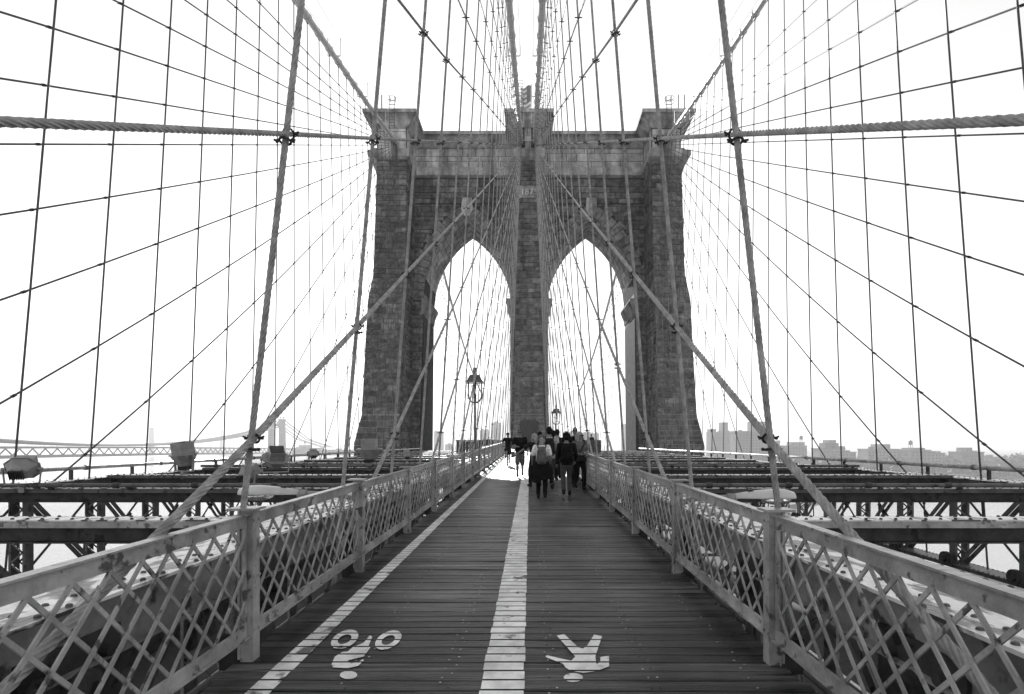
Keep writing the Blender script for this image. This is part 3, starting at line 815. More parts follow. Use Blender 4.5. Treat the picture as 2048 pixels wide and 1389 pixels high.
# arched wall
AX, AH, ZS, ZA = 7.9, 5.5, 20.0, 30.3
AC = ((ZA - ZS) ** 2 - AH ** 2) / (2 * AH); AR = AH + AC
def jamb_out(z): return AX + AH + max(0, (ZS - z)) * 0.03
def arch_z(dx): return ZS + math.sqrt(max(0, AR ** 2 - (abs(dx) + AC) ** 2))
WALL_TOP = 35.3
mb = MB()
cols = [(-16, None)]
xs = []
for sg in (-1, 1):
    for k in range(33):
        xs.append(sg * AX - AH + 2 * AH * k / 32)
xs = sorted(xs)
def prism(xa, xb, za, zb):
    mb.add([(xa, Y1, za), (xb, Y1, zb), (xb, Y1, WALL_TOP), (xa, Y1, WALL_TOP), (xa, YB, za), (xb, YB, zb), (xb, YB, WALL_TOP), (xa, YB, WALL_TOP)],
           [(0, 1, 2, 3), (5, 4, 7, 6), (1, 0, 4, 5)])
for sg in (-1, 1):
    q = [x for x in xs if (x < 0) == (sg < 0)]
    for i in range(32): prism(q[i], q[i + 1], arch_z(q[i] - sg * AX), arch_z(q[i + 1] - sg * AX))
# piers: outside jambs (battered) and centre pier
for sg in (-1, 1):
    rings = []
    for z in (-42, ZS, WALL_TOP):
        a, b_ = jamb_out(max(z, 0)) if z < ZS else AX + AH, 16.0
        x0, x1 = (a, b_) if sg > 0 else (-b_, -a)
        rings.append([(x0, Y1, z), (x1, Y1, z), (x1, YB, z), (x0, YB, z)])
    mb.loft(rings)
hp = AX - AH
mb.loft([[(-hp, Y1, z), (hp, Y1, z), (hp, YB, z), (-hp, YB, z)] for z in (-42, ZS, WALL_TOP)])
mb.build('arched_wall', 'joint', tower)

# ---- stone blocks ------------------------------------------------
rs = random.Random(3)
BLOCKS = []          # (area, verts, faces, tone)
def block(F, u0, u1, v0, v1, depth, rough, cut=True, big=True, gap=0.032):
    """a rough-faced stone: F(u, v, n) maps the face to space"""
    u0 += gap; u1 -= gap; v0 += gap; v1 -= gap
    if u1 - u0 < 0.08 or v1 - v0 < 0.08: return
    nu, nv = (4, 3) if rough > 0.02 else (2, 2)
    vs, fs = [], []
    for j in range(nv):
        for i in range(nu):
            ed = i in (0, nu - 1) or j in (0, nv - 1)
            fu, fv = i / (nu - 1), j / (nv - 1)
            if ed:
                d = depth * 0.72; e = 0.0
            else:
                d = depth + rs.uniform(-rough, rough); 
            uu = lerp(u0, u1, fu) if ed else lerp(u0, u1, fu + rs.uniform(-0.1, 0.1)); vv = lerp(v0, v1, fv) if ed else lerp(v0, v1, 0.5 + rs.uniform(-0.25, 0.25))
            vs.append(F(uu, vv, d))
    for j in range(nv - 1):
        for i in range(nu - 1): q = j * nu + i; fs.append((q, q + 1, q + nu + 1, q + nu))
    k = len(vs)
    for (u, v) in ((u0, v0), (u1, v0), (u1, v1), (u0, v1)): vs.append(F(u, v, -0.02))
    bot = list(range(nu)); top = [(nv - 1) * nu + i for i in range(nu)]
    lef = [j * nu for j in range(nv)]; rig = [j * nu + nu - 1 for j in range(nv)]
    fs.append(tuple([k, k + 1] + bot[::-1])); fs.append(tuple([k + 2, k + 3] + top)); fs.append(tuple([k + 3, k] + lef)); fs.append(tuple([k + 1, k + 2] + rig[::-1]))
    tone = rs.choice((0.68, 0.85, 0.95, 1.0, 1.05, 1.15, 1.35)) * rs.uniform(0.93, 1.07)
    BLOCKS.append(((u1 - u0) * (v1 - v0) if big else 0.0, vs, fs, tone))
def course_blocks(F, ulo, uhi, zlo, zhi, hc, w, depth, rough, big=True, uf=None, gap=0.032):
    z = zlo; row = 0
    while z < zhi - 0.2:
        h = min(hc * rs.choice((0.8, 0.95, 1.0, 1.05, 1.25)) * rs.uniform(0.95, 1.05), zhi - z)
        a, b_ = (ulo, uhi) if uf is None else uf(z + h / 2)
        for (ua, ub) in ([(a, b_)] if not isinstance(a, list) else a):
            u = ua; first = True
            while u < ub - 0.05:
                ww = rs.uniform(w * 0.65, w * 1.35)
                if first and row % 2: ww *= 0.55
                first = False
                if ub - u - ww < w * 0.45: ww = ub - u
                block(F, u, min(u + ww, ub), z, z + h, depth * rs.uniform(0.7, 1.25), rough, big=big, gap=gap); u += ww
        z += h; row += 1
# shaft fronts
for sg in (-1, 1):
    def F(u, z, n, sg=sg):      # u in 0..1-ish metres from outer edge
        xo, xi, y0 = lv(LEV_O, 'xo', z), lv(LEV_O, 'xi', z), lv(LEV_O, 'y0', z)
        x = lerp(xo + 0.08, xi - 0.08, u / 4.0); return (sg * x, y0 - n, z)
    course_blocks(F, 0, 4.0, -3, 4.9, 0.62, 1.5, 0.07, 0.015)
    course_blocks(F, 0, 4.0, 4.95, 35.25, 0.62, 1.25, 0.16, 0.09)
    def FS(u, z, n, sg=sg):     # inner side of shaft
        xi, y0 = lv(LEV_O, 'xi', z), lv(LEV_O, 'y0', z); return (sg * (xi - n), y0 + u, z)
    course_blocks(FS, 0.02, 5.1, -3, 35.25, 0.62, 1.3, 0.14, 0.08, big=False, uf=lambda z: (0.02, Y1 - lv(LEV_O, 'y0', z) - 0.02))
    def FO(u, z, n, sg=sg):     # outer side, seen as the ragged silhouette
        xo, y0 = lv(LEV_O, 'xo', z), lv(LEV_O, 'y0', z); return (sg * (xo + n), y0 + u, z)
    course_blocks(FO, 0, 5.0, -3, 35.25, 0.62, 1.6, 0.14, 0.08, big=False)
    # wall strip beside the jamb
    def FW(u, z, n, sg=sg): return (sg * u, Y1 - n, z)
    course_blocks(FW, 0, 1, -3, ZS - 0.3, 0.6, 1.2, 0.08, 0.03, big=False, uf=lambda z: (jamb_out(z) + 0.01, lv(LEV_O, 'xi', z) - 0.02))
    course_blocks(FW, 0, 1, -3, ZS - 0.3, 0.6, 1.2, 0.08, 0.03, big=False, uf=lambda z: (lv(LEV_C, 'hw', z) + 0.02, hp - 0.01))
def FC(u, z, n):
    h, y0 = lv(LEV_C, 'hw', z), lv(LEV_C, 'y0', z); return (lerp(-h, h, u / 3.2), y0 - n, z)
course_blocks(FC, 0, 3.2, -1, 4.9, 0.66, 1.2, 0.06, 0.012)
course_blocks(FC, 0, 3.2, 4.95, 35.25, 0.64, 1.1, 0.17, 0.10)
# wall above the arches, stepped round the voussoirs
VD = 1.75
def ext_half(z):                # half width of the voussoir ring at height z
    if z < ZS: return AH + 0.02
    r = AR + VD
    dz = z - ZS
    if dz >= math.sqrt(r * r - AC * AC): return 0.0
    return math.sqrt(r * r - dz * dz) - AC
def wall_spans(z):
    e = ext_half(z); xi, h = lv(LEV_O, 'xi', z) - 0.02, lv(LEV_C, 'hw', z) + 0.02
    if e <= 0: return [(-xi, -h), (h, xi)], None
    return [s for s in ((-xi, -AX - e), (-AX + e, -h), (h, AX - e), (AX + e, xi)) if s[1] - s[0] > 0.15], None
def FW0(u, z, n): return (u, Y1 - n, z)
course_blocks(FW0, 0, 1, ZS - 0.3, 31.9, 0.58, 1.15, 0.09, 0.03, big=False, uf=wall_spans)
course_blocks(FW0, 0, 1, 32.0, 35.25, 0.8, 1.7, 0.13, 0.05, big=False, uf=lambda z: ([(-lv(LEV_O, 'xi', z) + 0.02, -lv(LEV_C, 'hw', z) - 0.02), (lv(LEV_C, 'hw', z) + 0.02, lv(LEV_O, 'xi', z) - 0.02)], None))
# voussoirs and soffit stones
FB0 = []
A_END = math.acos(AC / AR)
for sg in (-1, 1):
    for hs in (-1, 1):
        def FV(u, v, n, sg=sg, hs=hs):        # u angle (0..A_END), v radius
            x = sg * AX + hs * (v * math.cos(u) - AC)
            if hs * (x - sg * AX) < 0.02: x = sg * AX + hs * 0.02
            return (x, Y1 - n, ZS + v * math.sin(u))
        NV = 13
        for k in range(NV):
            a0, a1 = A_END * k / NV, A_END * (k + 1) / NV
            g_ = 0.0034
            u0, u1 = a0 + g_, a1 - g_
            rr = AR + VD * (1.12 if k % 2 else 0.86)
            vs = [FV(u0, AR + 0.02, 0.16), FV(u1, AR + 0.02, 0.16), FV(u1, rr, 0.16), FV(u0, rr, 0.16), FV(u0, AR + 0.02, -0.02), FV(u1, AR + 0.02, -0.02), FV(u1, rr, -0.02), FV(u0, rr, -0.02)]
            BLOCKS.append((9.0, vs, [(0, 1, 2, 3), (1, 0, 4, 5), (2, 1, 5, 6), (3, 2, 6, 7), (0, 3, 7, 4)], rs.uniform(1.0, 1.6)))
        def FI(u, v, n, sg=sg, hs=hs):        # soffit: u angle, v depth
            r_ = AR - n; x = sg * AX + hs * (r_ * math.cos(u) - AC)
            return (x, Y1 + v, ZS + r_ * math.sin(u))
        for k in range(16):
            a0, a1 = A_END * k / 16, A_END * (k + 1) / 16
            v = 0.0
            while v < 7.35:
                ww = rs.uniform(0.9, 1.9); v1 = v + ww if 7.4 - v - ww > 0.5 else 7.4
                g_ = 0.0028; dn = 0.05
                c = [(a0 + g_, v + 0.012), (a1 - g_, v + 0.012), (a1 - g_, v1 - 0.012), (a0 + g_, v1 - 0.012)]
                vs = [FI(u, q, dn) for u, q in c] + [FI(u, q, -0.01) for u, q in c]
                FB0.append((0, vs, [(0, 1, 2, 3), (1, 0, 4, 5), (2, 1, 5, 6), (3, 2, 6, 7), (0, 3, 7, 4)], rs.uniform(1.1, 1.7))); v = v1
        def FJ(u, z, n, sg=sg, hs=hs):        # jamb faces
            x = (sg * jamb_out(z) - sg * n) if hs == sg else sg * (hp + n)
            return (x, Y1 + u, z)
        n0 = len(BLOCKS); course_blocks(FJ, 0.0, 7.4, -3, ZS - 0.02, 0.6, 1.35, 0.06, 0.01, big=False, gap=0.045); FB0.extend(BLOCKS[n0:]); del BLOCKS[n0:]
mb = MB(); tt = []
for (ar, vs, fs, tn) in FB0: mb.add(vs, fs); tt += [tn * 0.8] * len(fs)
mb.t = tt; mb.build('dressed_stone', 'ashlar', tower, kind='stuff')
BLOCKS.sort(key=lambda b: -b[0])
def fix_faces(vs, fs):
    return fs
for (ar, vs, fs, tn) in BLOCKS[:300]:
    mb = MB(); mb.add(vs, fs); mb.t = [tn] * len(fs); mb.build('stone_block', 'stone', tower)
mb = MB(); tt = []
for (ar, vs, fs, tn) in BLOCKS[300:]: mb.add(vs, fs); tt += [tn] * len(fs)
mb.t = tt; mb.build('stonework', 'stone', tower, kind='stuff')

# ---- entablature: rings offset from the plan outline
def plan(o, ext=0.0):
    xo, xi, h, yf = 18.0, 14.6, 1.47, 65.4
    front = [(-xo - o, yf - o), (-xi + o, yf - o), (-xi + o, Y1 - o), (-h - o, Y1 - o), (-h - o, yf - o), (h + o, yf - o), (h + o, Y1 - o), (xi - o, Y1 - o), (xi - o, yf - o), (xo + o, yf - o)]
    back = [(x, 2 * YC - y) for (x, y) in reversed(front)]
    return front + back
def ent(name, prof, m):
    rings = [[(x, y, z) for (x, y) in plan(o)] for (o, z) in prof]
    mb = MB().loft(rings); mb.t = [1.0] * len(mb.f); return mb.build(name, m, tower)
ent('string_course', [(0.02, 35.3), (0.38, 35.5), (0.42, 36.35), (0.3, 36.5), (0.1, 36.55)], 'ashlar')
ent('frieze', [(0.05, 36.56), (0.05, 38.95)], 'joint')
ent('cornice', [(0.12, 38.96), (0.32, 39.1), (0.5, 39.35), (1.05, 39.95), (1.3, 40.08)], 'ashlar')
ent('coping', [(1.42, 40.1), (1.42, 40.5)], 'ashlar')
# frieze ashlar blocks
FB = []
def fr_blocks(F, a, b_, z0, z1, w):
    n0 = len(BLOCKS)
    course_blocks(F, a, b_, z0, z1, 0.8, w, 0.05, 0.012, big=False)
    FB.extend(BLOCKS[n0:]); del BLOCKS[n0:]
for (x0, x1, y) in ((-14.5, -1.6, Y1 - 0.05), (1.6, 14.5, Y1 - 0.05), (-18.0, -14.6, 65.35), (14.6, 18.0, 65.35), (-1.47, 1.47, 65.35)):
    fr_blocks(lambda u, z, n, y=y: (u, y - n, z), x0, x1, 36.58, 38.94, 1.9)
for sg in (-1, 1):
    fr_blocks(lambda u, z, n, sg=sg: (sg * (14.55 - n), u, z), 65.4, Y1 - 0.1, 36.58, 38.94, 1.6)
mb = MB(); tt = []
for (ar, vs, fs, tn) in FB: mb.add(vs, fs); tt += [0.75 + 0.35 * tn] * len(fs)
mb.t = tt; mb.build('frieze_stone', 'ashlar', tower, kind='stuff')
# flared side ledges and small string courses
for sg in (-1, 1):
    rings = []
    for (o, z) in ((0.0, 33.3), (0.15, 34.0), (0.6, 35.4), (1.1, 36.25), (1.2, 36.3), (1.2, 36.9)):
        a, b_ = 17.5, 18.05 + o + 0.25
        x0, x1 = (a, b_) if sg > 0 else (-b_, -a)
        rings.append([(x0, 66.6 - o * 0.3, z), (x1, 66.6 - o * 0.3, z), (x1, 80.8 + o * 0.3, z), (x0, 80.8 + o * 0.3, z)])
    mb = MB().loft(rings); mb.t = [0.85] * len(mb.f); mb.build('side_cornice', 'ashlar', tower)
    for z in (31.6, 32.7):
        x0, x1 = sorted((sg * 17.6, sg * 18.65)); mb = MB().box(x0, x1, 66.8, 80, z, z + 0.25); mb.t = [0.8] * 6; mb.build('side_moulding', 'ashlar', tower)
# imposts at the springing
for sg in (-1, 1):
    for hs in (-1, 1):
        xe = sg * (AX + AH) if hs == sg else sg * hp
        inward = -1 if xe > sg * AX else 1
        rings = []
        for (o, z) in ((0.05, ZS - 2.0), (0.14, ZS - 1.3), (0.5, ZS - 0.4), (0.58, ZS - 0.3), (0.58, ZS - 0.05)):
            a, b_ = sorted((xe + inward * o, xe - inward * 0.3))
            rings.append([(a, Y1 - 0.1, z), (b_, Y1 - 0.1, z), (b_, YB + 0.1, z), (a, YB + 0.1, z)])
        mb = MB().loft(rings); mb.t = [0.7] * len(mb.f); mb.build('impost', 'ashlar', tower)
# keystones
for sg in (-1, 1):
    x = sg * AX
    mb = MB(); mb.add([(x - 0.35, Y1 - 0.24, ZA + 0.1), (x + 0.35, Y1 - 0.24, ZA + 0.1), (x + 0.75, Y1 - 0.24, ZA + 0.9), (x + 0.6, Y1 - 0.24, ZA + 2.4), (x - 0.6, Y1 - 0.24, ZA + 2.4), (x - 0.75, Y1 - 0.24, ZA + 0.9)] +
            [(x - 0.35, Y1, ZA + 0.1), (x + 0.35, Y1, ZA + 0.1), (x + 0.75, Y1, ZA + 0.9), (x + 0.6, Y1, ZA + 2.4), (x - 0.6, Y1, ZA + 2.4), (x - 0.75, Y1, ZA + 0.9)],
            [(0, 1, 2, 3, 4, 5)] + [((i + 1) % 6, i, 6 + i, 6 + (i + 1) % 6) for i in range(6)])
    mb.t = [1.1] * 7; mb.build('keystone', 'ashlar', tower)
# plaque and year
mb = MB(); pts = [(-1.05, 0.9), (1.05, 0.9), (1.05, 4.05)] + [(1.05 * math.cos(t), 4.05 + 0.22 * math.sin(t)) for t in [math.pi * k / 8 for k in range(1, 8)]] + [(-1.05, 4.05)]
k = len(pts); yf = 64.1
mb.add([(x, 63.55 + 0.125 * (z - 0.9) - 0.12, z) for x, z in pts] + [(x, 64.6, z) for x, z in pts], [tuple(range(k))] + [((i + 1) % k, i, k + i, k + (i + 1) % k) for i in range(k)])
mb.build('plaque', 'bronze', tower, label='dark bronze plaque at the foot of the middle shaft')
cu = bpy.data.curves.new('year', 'FONT'); cu.body = '1875'; cu.size = 0.98; cu.extrude = 0.09; cu.align_x = 'CENTER'; cu.offset = 0.012; cu.space_character = 1.05
tmp = bpy.data.objects.new('year_tmp', cu); COL.objects.link(tmp)
dg = bpy.context.evaluated_depsgraph_get()
me = bpy.data.meshes.new_from_object(tmp.evaluated_get(dg)); bpy.data.objects.remove(tmp)
me.materials.clear(); me.materials.append(MATS['ashlar'])
a_ = me.attributes.new('tone', 'FLOAT', 'FACE'); a_.data.foreach_set('value', [1.7] * len(me.polygons))
yo = obj('year_numerals', me, tower, (0, lv(LEV_C, 'y0', 31) - 0.32, 30.9)); yo.rotation_euler = (R(90), 0, 0)
mb = MB().box(-1.35, 1.35, lv(LEV_C, 'y0', 31) - 0.24, lv(LEV_C, 'y0', 31) + 0.1, 30.6, 32.0); mb.t = [0.85] * 6; mb.build('year_stone', 'ashlar', tower)
# cable mouths: solid dark boxes, the pockets' shade put into the colour
for x in (-1.0 + 0.1, 0.52 + 0.1): MB().box(x - 0.42, x + 0.42, 65.1, 65.28, 36.65, 38.9).build('cable_mouth_shade', 'bronze', tower)
# ladders with hoops on the tower head
for x in (-15.9, 16.2, -1.0, 1.0):
    mb = MB()
    z0 = 38.0 if abs(x) > 5 else 40.4
    for dx in (-0.3, 0.3): mb.tube([(x + dx, 63.7, z0), (x + dx, 63.7, 41.4)] + [(x + dx, 63.7 + 0.3 - 0.3 * math.cos(t), 41.4 + 0.5 * math.sin(t)) for t in (0.5, 1.0, 1.57, 2.2, 3.1)], 0.035, 5)
    for k in range(10): mb.bar((x - 0.3, 63.7, z0 + 0.35 * k), (x + 0.3, 63.7, z0 + 0.35 * k), 0.03, 0.03)
    for z in (40.9, 41.4): mb.tube([(x + 0.55 * math.cos(t), 63.2 + 0.5 * math.sin(t) + 0.3, z) for t in [2 * math.pi * k / 12 for k in range(13)]], 0.025, 5)
    mb.build('ladder', 'steel', tower)
mb = MB()
for x in (-17.2, 17.4, 18.1): mb.tube([(x, 64.2, 40.5), (x, 64.2, 42.2)], 0.07, 6)
mb.build('roof_post', 'steel_dark', tower)
# flag
fl = empty('flag', (XT - 0.3, 73.5, 40.5), 0, 'striped flag with plain canton on a pole above the tower top', 'flag')
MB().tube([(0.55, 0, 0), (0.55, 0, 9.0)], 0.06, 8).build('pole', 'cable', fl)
W, Hf = 2.2, 4.2
def cloth_pt(u, v): return (0.5 - u * W * 0.62, -0.25 * math.sin(u * 7 + v * 2) - 0.1 * u, 8.8 - v * Hf - u * 0.35)
for k in range(13):
    mb = MB(); v0, v1 = k / 13, (k + 1) / 13; us = [i / 10 for i in range(11)]
    u_start = 0.4 if k < 7 else 0.0
    uu = [lerp(u_start, 1, i / 10) for i in range(11)]
    mb.v = [cloth_pt(u, v0) for u in uu] + [cloth_pt(u, v1) for u in uu]; mb.f = [(i, i + 1, 12 + i, 11 + i) for i in range(10)]
    mb.build('stripe', 'flag_red' if k % 2 == 0 else 'flag_white', fl)
mb = MB(); mb.v = [cloth_pt(0.4 * i / 5, v) for v in (0, 7 / 13) for i in range(6)]; mb.f = [(i, i + 1, 7 + i, 6 + i) for i in range(5)]
mb.build('canton', 'flag_blue', fl)

# ================================================================== LAMPS
def lantern(loc, label, hp_):
    root = empty('lamp_post', loc, 0, label, 'street lamp', 'lantern lamp posts beside the walkway')
    mb = MB(); mb.tube([(0, 0, 0), (0, 0, 0.5), (0, 0, 0.55), (0, 0, hp_)], [0.09, 0.08, 0.055, 0.04], 10); mb.build('pole', 'lamp_dark', root)
    mb = MB()
    # U shaped cage
    for ang in (0, math.pi / 2):
        pts = []
        for t in [math.pi * k / 16 for k in range(17)]:
            pts.append((0.26 * math.cos(t), hp_ + 0.3 - 0.3 * math.sin(t)))
        pts = [(0.26, hp_ + 0.78)] + pts + [(-0.26, hp_ + 0.78)]
        P3 = [(math.cos(ang) * x, math.sin(ang) * x, z) for x, z in pts]
        mb.tube(P3, 0.028, 6)
        for p in P3[1:-1:2]: mb.ell(p, 0.042, 0.042, 0.042, 6, 4)
    mb.build('cage', 'lamp_dark', root)
    sq = lambda h, z: [(-h, -h, z), (h, -h, z), (h, h, z), (-h, h, z)]
    mb = MB().loft([sq(0.35, hp_ + 0.78), sq(0.35, hp_ + 0.81), sq(0.27, hp_ + 0.88), sq(0.2, hp_ + 1.04), sq(0.18, hp_ + 1.08), sq(0.075, hp_ + 1.1), sq(0.075, hp_ + 1.36), sq(0.06, hp_ + 1.38)])
    mb.build('roof', 'lamp_dark', root)
    mb = MB(); mb.tube([(0, 0, hp_ + 0.78), (0, 0, hp_ + 0.55)], [0.06, 0.05], 8); mb.build('socket', 'steel_dark', root)
    mb = MB(); mb.ell((0, 0, hp_ + 0.44), 0.07, 0.07, 0.12, 10, 8); mb.build('bulb', 'glass', root, smooth=True)
lantern((-2.16, 21.6, 0.25), 'grey lantern lamp post by the left railing, taller in view', 2.95)
lantern((1.83, 38.5, 0.45), 'grey lantern lamp post by the right railing, smaller, before the middle shaft', 2.45)

def cobra(sg, loc, label):
    root = empty('street_light', loc, 0, label, 'street light', 'cobra-head lights over the roadways')
    secs = []; lens = []
    for (t, w, h) in ((0, 0.06, 0.05), (0.12, 0.085, 0.07), (0.3, 0.12, 0.095), (0.5, 0.145, 0.11), (0.66, 0.14, 0.105), (0.76, 0.1, 0.075), (0.79, 0.04, 0.03)):
        secs.append([(sg * t, w * math.cos(a), max(h * math.sin(a), -0.012)) for a in [2 * math.pi * j / 16 for j in range(16)]])
    if sg < 0: secs = [r_[::-1] for r_ in secs]
    MB().loft(secs).build('housing', 'lamp_white', root, smooth=True)
    secs = []
    for (t, w, h) in ((0.34, 0.02, 0.02), (0.38, 0.09, 0.06), (0.5, 0.115, 0.085), (0.64, 0.11, 0.08), (0.73, 0.05, 0.03)):
        secs.append([(sg * t, w * math.cos(a), min(h * math.sin(a), 0) - 0.014) for a in [2 * math.pi * j / 16 for j in range(16)]])
    MB().loft(secs).build('lens', 'glass', root, smooth=True)
    mb = MB(); mb.tube([(0.02 * sg, 0, 0), (-0.1 * sg, 0, 0)], 0.05, 10); mb.tube([(-0.1 * sg, 0, 0), (-0.5 * sg, 0, -0.02), (-0.8 * sg, 0.2, -0.12), (-0.85 * sg, 0.3, -0.3)], 0.035, 8); mb.build('arm', 'lamp_grey', root)
    mb = MB(); mb.box(0.2 * sg - 0.03, 0.2 * sg + 0.03, -0.03, 0.03, 0.075, 0.1); mb.build('photocell', 'steel_dark', root)
cobra(-1, (-3.02, 7.2, 0.98), 'white cobra-head street light above the truss left of the railing')
cobra(1, (2.68, 7.2, 0.93), 'white cobra-head street light above the truss right of the railing')

def floodlight(loc, rz, tilt, s, label, small=False):
    root = empty('floodlight', loc, rz, label, 'floodlight', 'floodlights on the cross beams'); root.scale = (s, s, s)
    M_ = Matrix.Rotation(tilt, 4, 'X')
    def part(mb, name, m, par=root):
        mb.v = [tuple((M_ @ (Vector(v) - Vector((0, 0, 0.36)))) + Vector((0, 0, 0.36))) for v in mb.v]; return mb.build(name, m, par)
    def octo(r, z, k=0.45, ry=0.8):
        o_ = []
        for (x, y) in ((-1, -k), (-k, -1), (k, -1), (1, -k), (1, k), (k, 1), (-k, 1), (-1, k)): o_.append((x * r, y * r * ry, z))
        return o_
    body = part(MB().loft([octo(0.12, 0.08), octo(0.2, 0.12), octo(0.33, 0.36), octo(0.34, 0.40)]), 'housing', 'lamp_grey')
    part(MB().loft([octo(0.38, 0.402), octo(0.38, 0.43)]), 'rim', 'lamp_grey')
    mb = MB(); h = 0.3
    a, b_ = 0.21, 0.19
    for (x0, x1, y0, y1) in ((-a, a, -b_, -b_ + 0.012), (-a, a, b_ - 0.012, b_), (-a, -a + 0.012, -b_ + 0.0125, b_ - 0.0125), (a - 0.012, a, -b_ + 0.0125, b_ - 0.0125)): mb.box(x0, x1, y0, y1, 0.431, 0.431 + h)
    part(mb, 'hood', 'lamp_grey')
    mb = MB(); mb.box(-0.19, 0.19, -0.17, 0.17, 0.4305, 0.436); part(mb, 'glass_pane', 'glass')
    mb = MB(); 
    for sx in (-1, 1): mb.bar((sx * 0.4, 0, 0.36), (sx * 0.36, 0, -0.02), 0.06, 0.02, up=(1, 0, 0)); mb.tube([(sx * 0.33, 0, 0.36), (sx * 0.43, 0, 0.36)], 0.04, 8)
    mb.box(-0.37, 0.37, -0.04, 0.04, -0.05, -0.02); mb.box(-0.06, 0.06, -0.06, 0.06, -0.25, -0.0505)
    mb.build('yoke', 'lamp_grey', root)
    mb = MB()
    for k in range(7): mb.bar((-0.14 + 0.045 * k, -0.12, 0.04), (-0.14 + 0.045 * k, 0.12, 0.04), 0.014, 0.09)
    part(mb, 'cooling_fin', 'steel_dark', body)
floodlight((-10.25, 11.1, 0.83), R(20), R(-62), 0.78, 'tilted box floodlight on the cross beam at the left picture edge')
floodlight((-10.0, 15.9, 0.86), R(-25), R(10), 1.08, 'large upright floodlight with hood before the distant suspension bridge')
floodlight((-7.35, 15.9, 0.82), R(35), R(38), 0.95, 'large floodlight with hood tilted toward the tower, beside the small one')
floodlight((-5.95, 11.6, 0.78), R(150), R(55), 0.6, 'small open-hooded floodlight just in front of the large tilted one')
floodlight((-5.95, 20.4, 0.9), R(0), R(4), 1.2, 'upright floodlight with square hood in front of the tower left shaft')
floodlight((-9.85, 25.0, 0.85), R(30), R(-55), 0.7, 'small far floodlight tilted, right of the distant suspension bridge tower')
floodlight((-5.6, 25.0, 0.85), R(200), R(45), 0.6, 'small far floodlight at the foot of the left arch')

# ================================================================== FAR: second bridge, city
def far_bridge():
    root = empty('distant_suspension_bridge', (0, 0, 0), 0, 'hazy distant suspension bridge with steel tower across the river on the left', 'bridge')
    LX = lambda y: -478 - 0.04 * (y - 500)
    zt = lambda y: interp(y, [300, 500, 700, 900, 1100, 1400], [-1.0, -2.0, -4.0, -7.0, -10.0, -18.0])
    ys = list(range(340, 1420, 14))
    for nm, dz0, dz1, m_ in (('upper_deck', -2.2, 0, 'far_steel'), ('lower_deck', -11.0, -8.4, 'far_steel')):
        rings = [[(LX(y) - 14, y, zt(y) + dz0), (LX(y) + 14, y, zt(y) + dz0), (LX(y) + 14, y, zt(y) + dz1), (LX(y) - 14, y, zt(y) + dz1)] for y in ys]
        MB().loft(rings).build(nm, m_, root)
    mb = MB()
    for i in range(len(ys) - 1):
        y, y2 = ys[i], ys[i + 1]; ym = (y + y2) / 2
        for a, za, b_, zb in ((y, -8.4, ym, -2.2), (ym, -2.2, y2, -8.4)):
            mb.bar((LX(a) + 13, a, zt(a) + za), (LX(b_) + 13, b_, zt(b_) + zb), 1.0, 1.0)
    mb.build('truss_web', 'far_stone', root, kind='stuff')
    yt = 1090
    X = LX(yt)
    for cx in (-14.5, -7.5, 7.5, 14.5):
        mb = MB().loft([[(X + cx - 2.6, yt - 4, -42), (X + cx + 2.6, yt - 4, -42), (X + cx + 2.6, yt + 4, -42), (X + cx - 2.6, yt + 4, -42)], [(X + cx * 0.93 - 1.9, yt - 3, 46), (X + cx * 0.93 + 1.9, yt - 3, 46), (X + cx * 0.93 + 1.9, yt + 3, 46), (X + cx * 0.93 - 1.9, yt + 3, 46)]])
        lg = mb.build('tower_leg', 'far_steel', root)
        MB().ell((X + cx * 0.93, yt, 50.5), 1.5, 1.5, 2.5, 8, 5).build('finial', 'far_steel', lg)
    for s_ in (-1, 1):
        mb = MB()
        for z in range(-2, 44, 8): mb.box(X + s_ * 10.6 - 4, X + s_ * 10.6 + 4, yt - 1, yt + 1, z, z + 2.2)
        mb.box(X + s_ * 10.3 - 6, X + s_ * 10.3 + 6, yt - 4, yt + 4, 44, 47.5); mb.build('tower_brace', 'far_steel', root)
    mb = MB()
    mb.box(X - 8, X + 8, yt - 2, yt + 2, 34, 38)
    n = 10
    for k in range(n):
        t0, t1 = math.pi * k / n, math.pi * (k + 1) / n
        mb.bar((X - 6.5 * math.cos(t0), yt, 28 + 7 * math.sin(t0)), (X - 6.5 * math.cos(t1), yt, 28 + 7 * math.sin(t1)), 3, 1.5, up=(0, 1, 0))
    mb.build('tower_arch', 'far_steel', root)
    cz = lambda y: zt(y) + 1.5 + 44 * ((y - 625) / 465) ** 2 if y < yt else interp(y, [yt, 1230, 1420], [46, 8, -14])
    for dx in (-14, -6, 6, 14):
        yy = list(range(340, 1090, 25)) + [1090, 1130, 1170, 1230, 1300, 1400]
        MB().tube([(LX(y) + dx, y, cz(y)) for y in yy], 1.2, 5).build('cable', 'far_steel', root)
    mb = MB()
    for y in range(345, 1240, 14):
        if cz(y) - zt(y) > 2:
            for dx in (-14, 14): mb.bar((LX(y) + dx, y, zt(y)), (LX(y) + dx, y, cz(y)), 0.18, 0.18, up=(0, 1, 0))
    mb.build('hanger', 'far_steel', root, kind='stuff')
far_bridge()

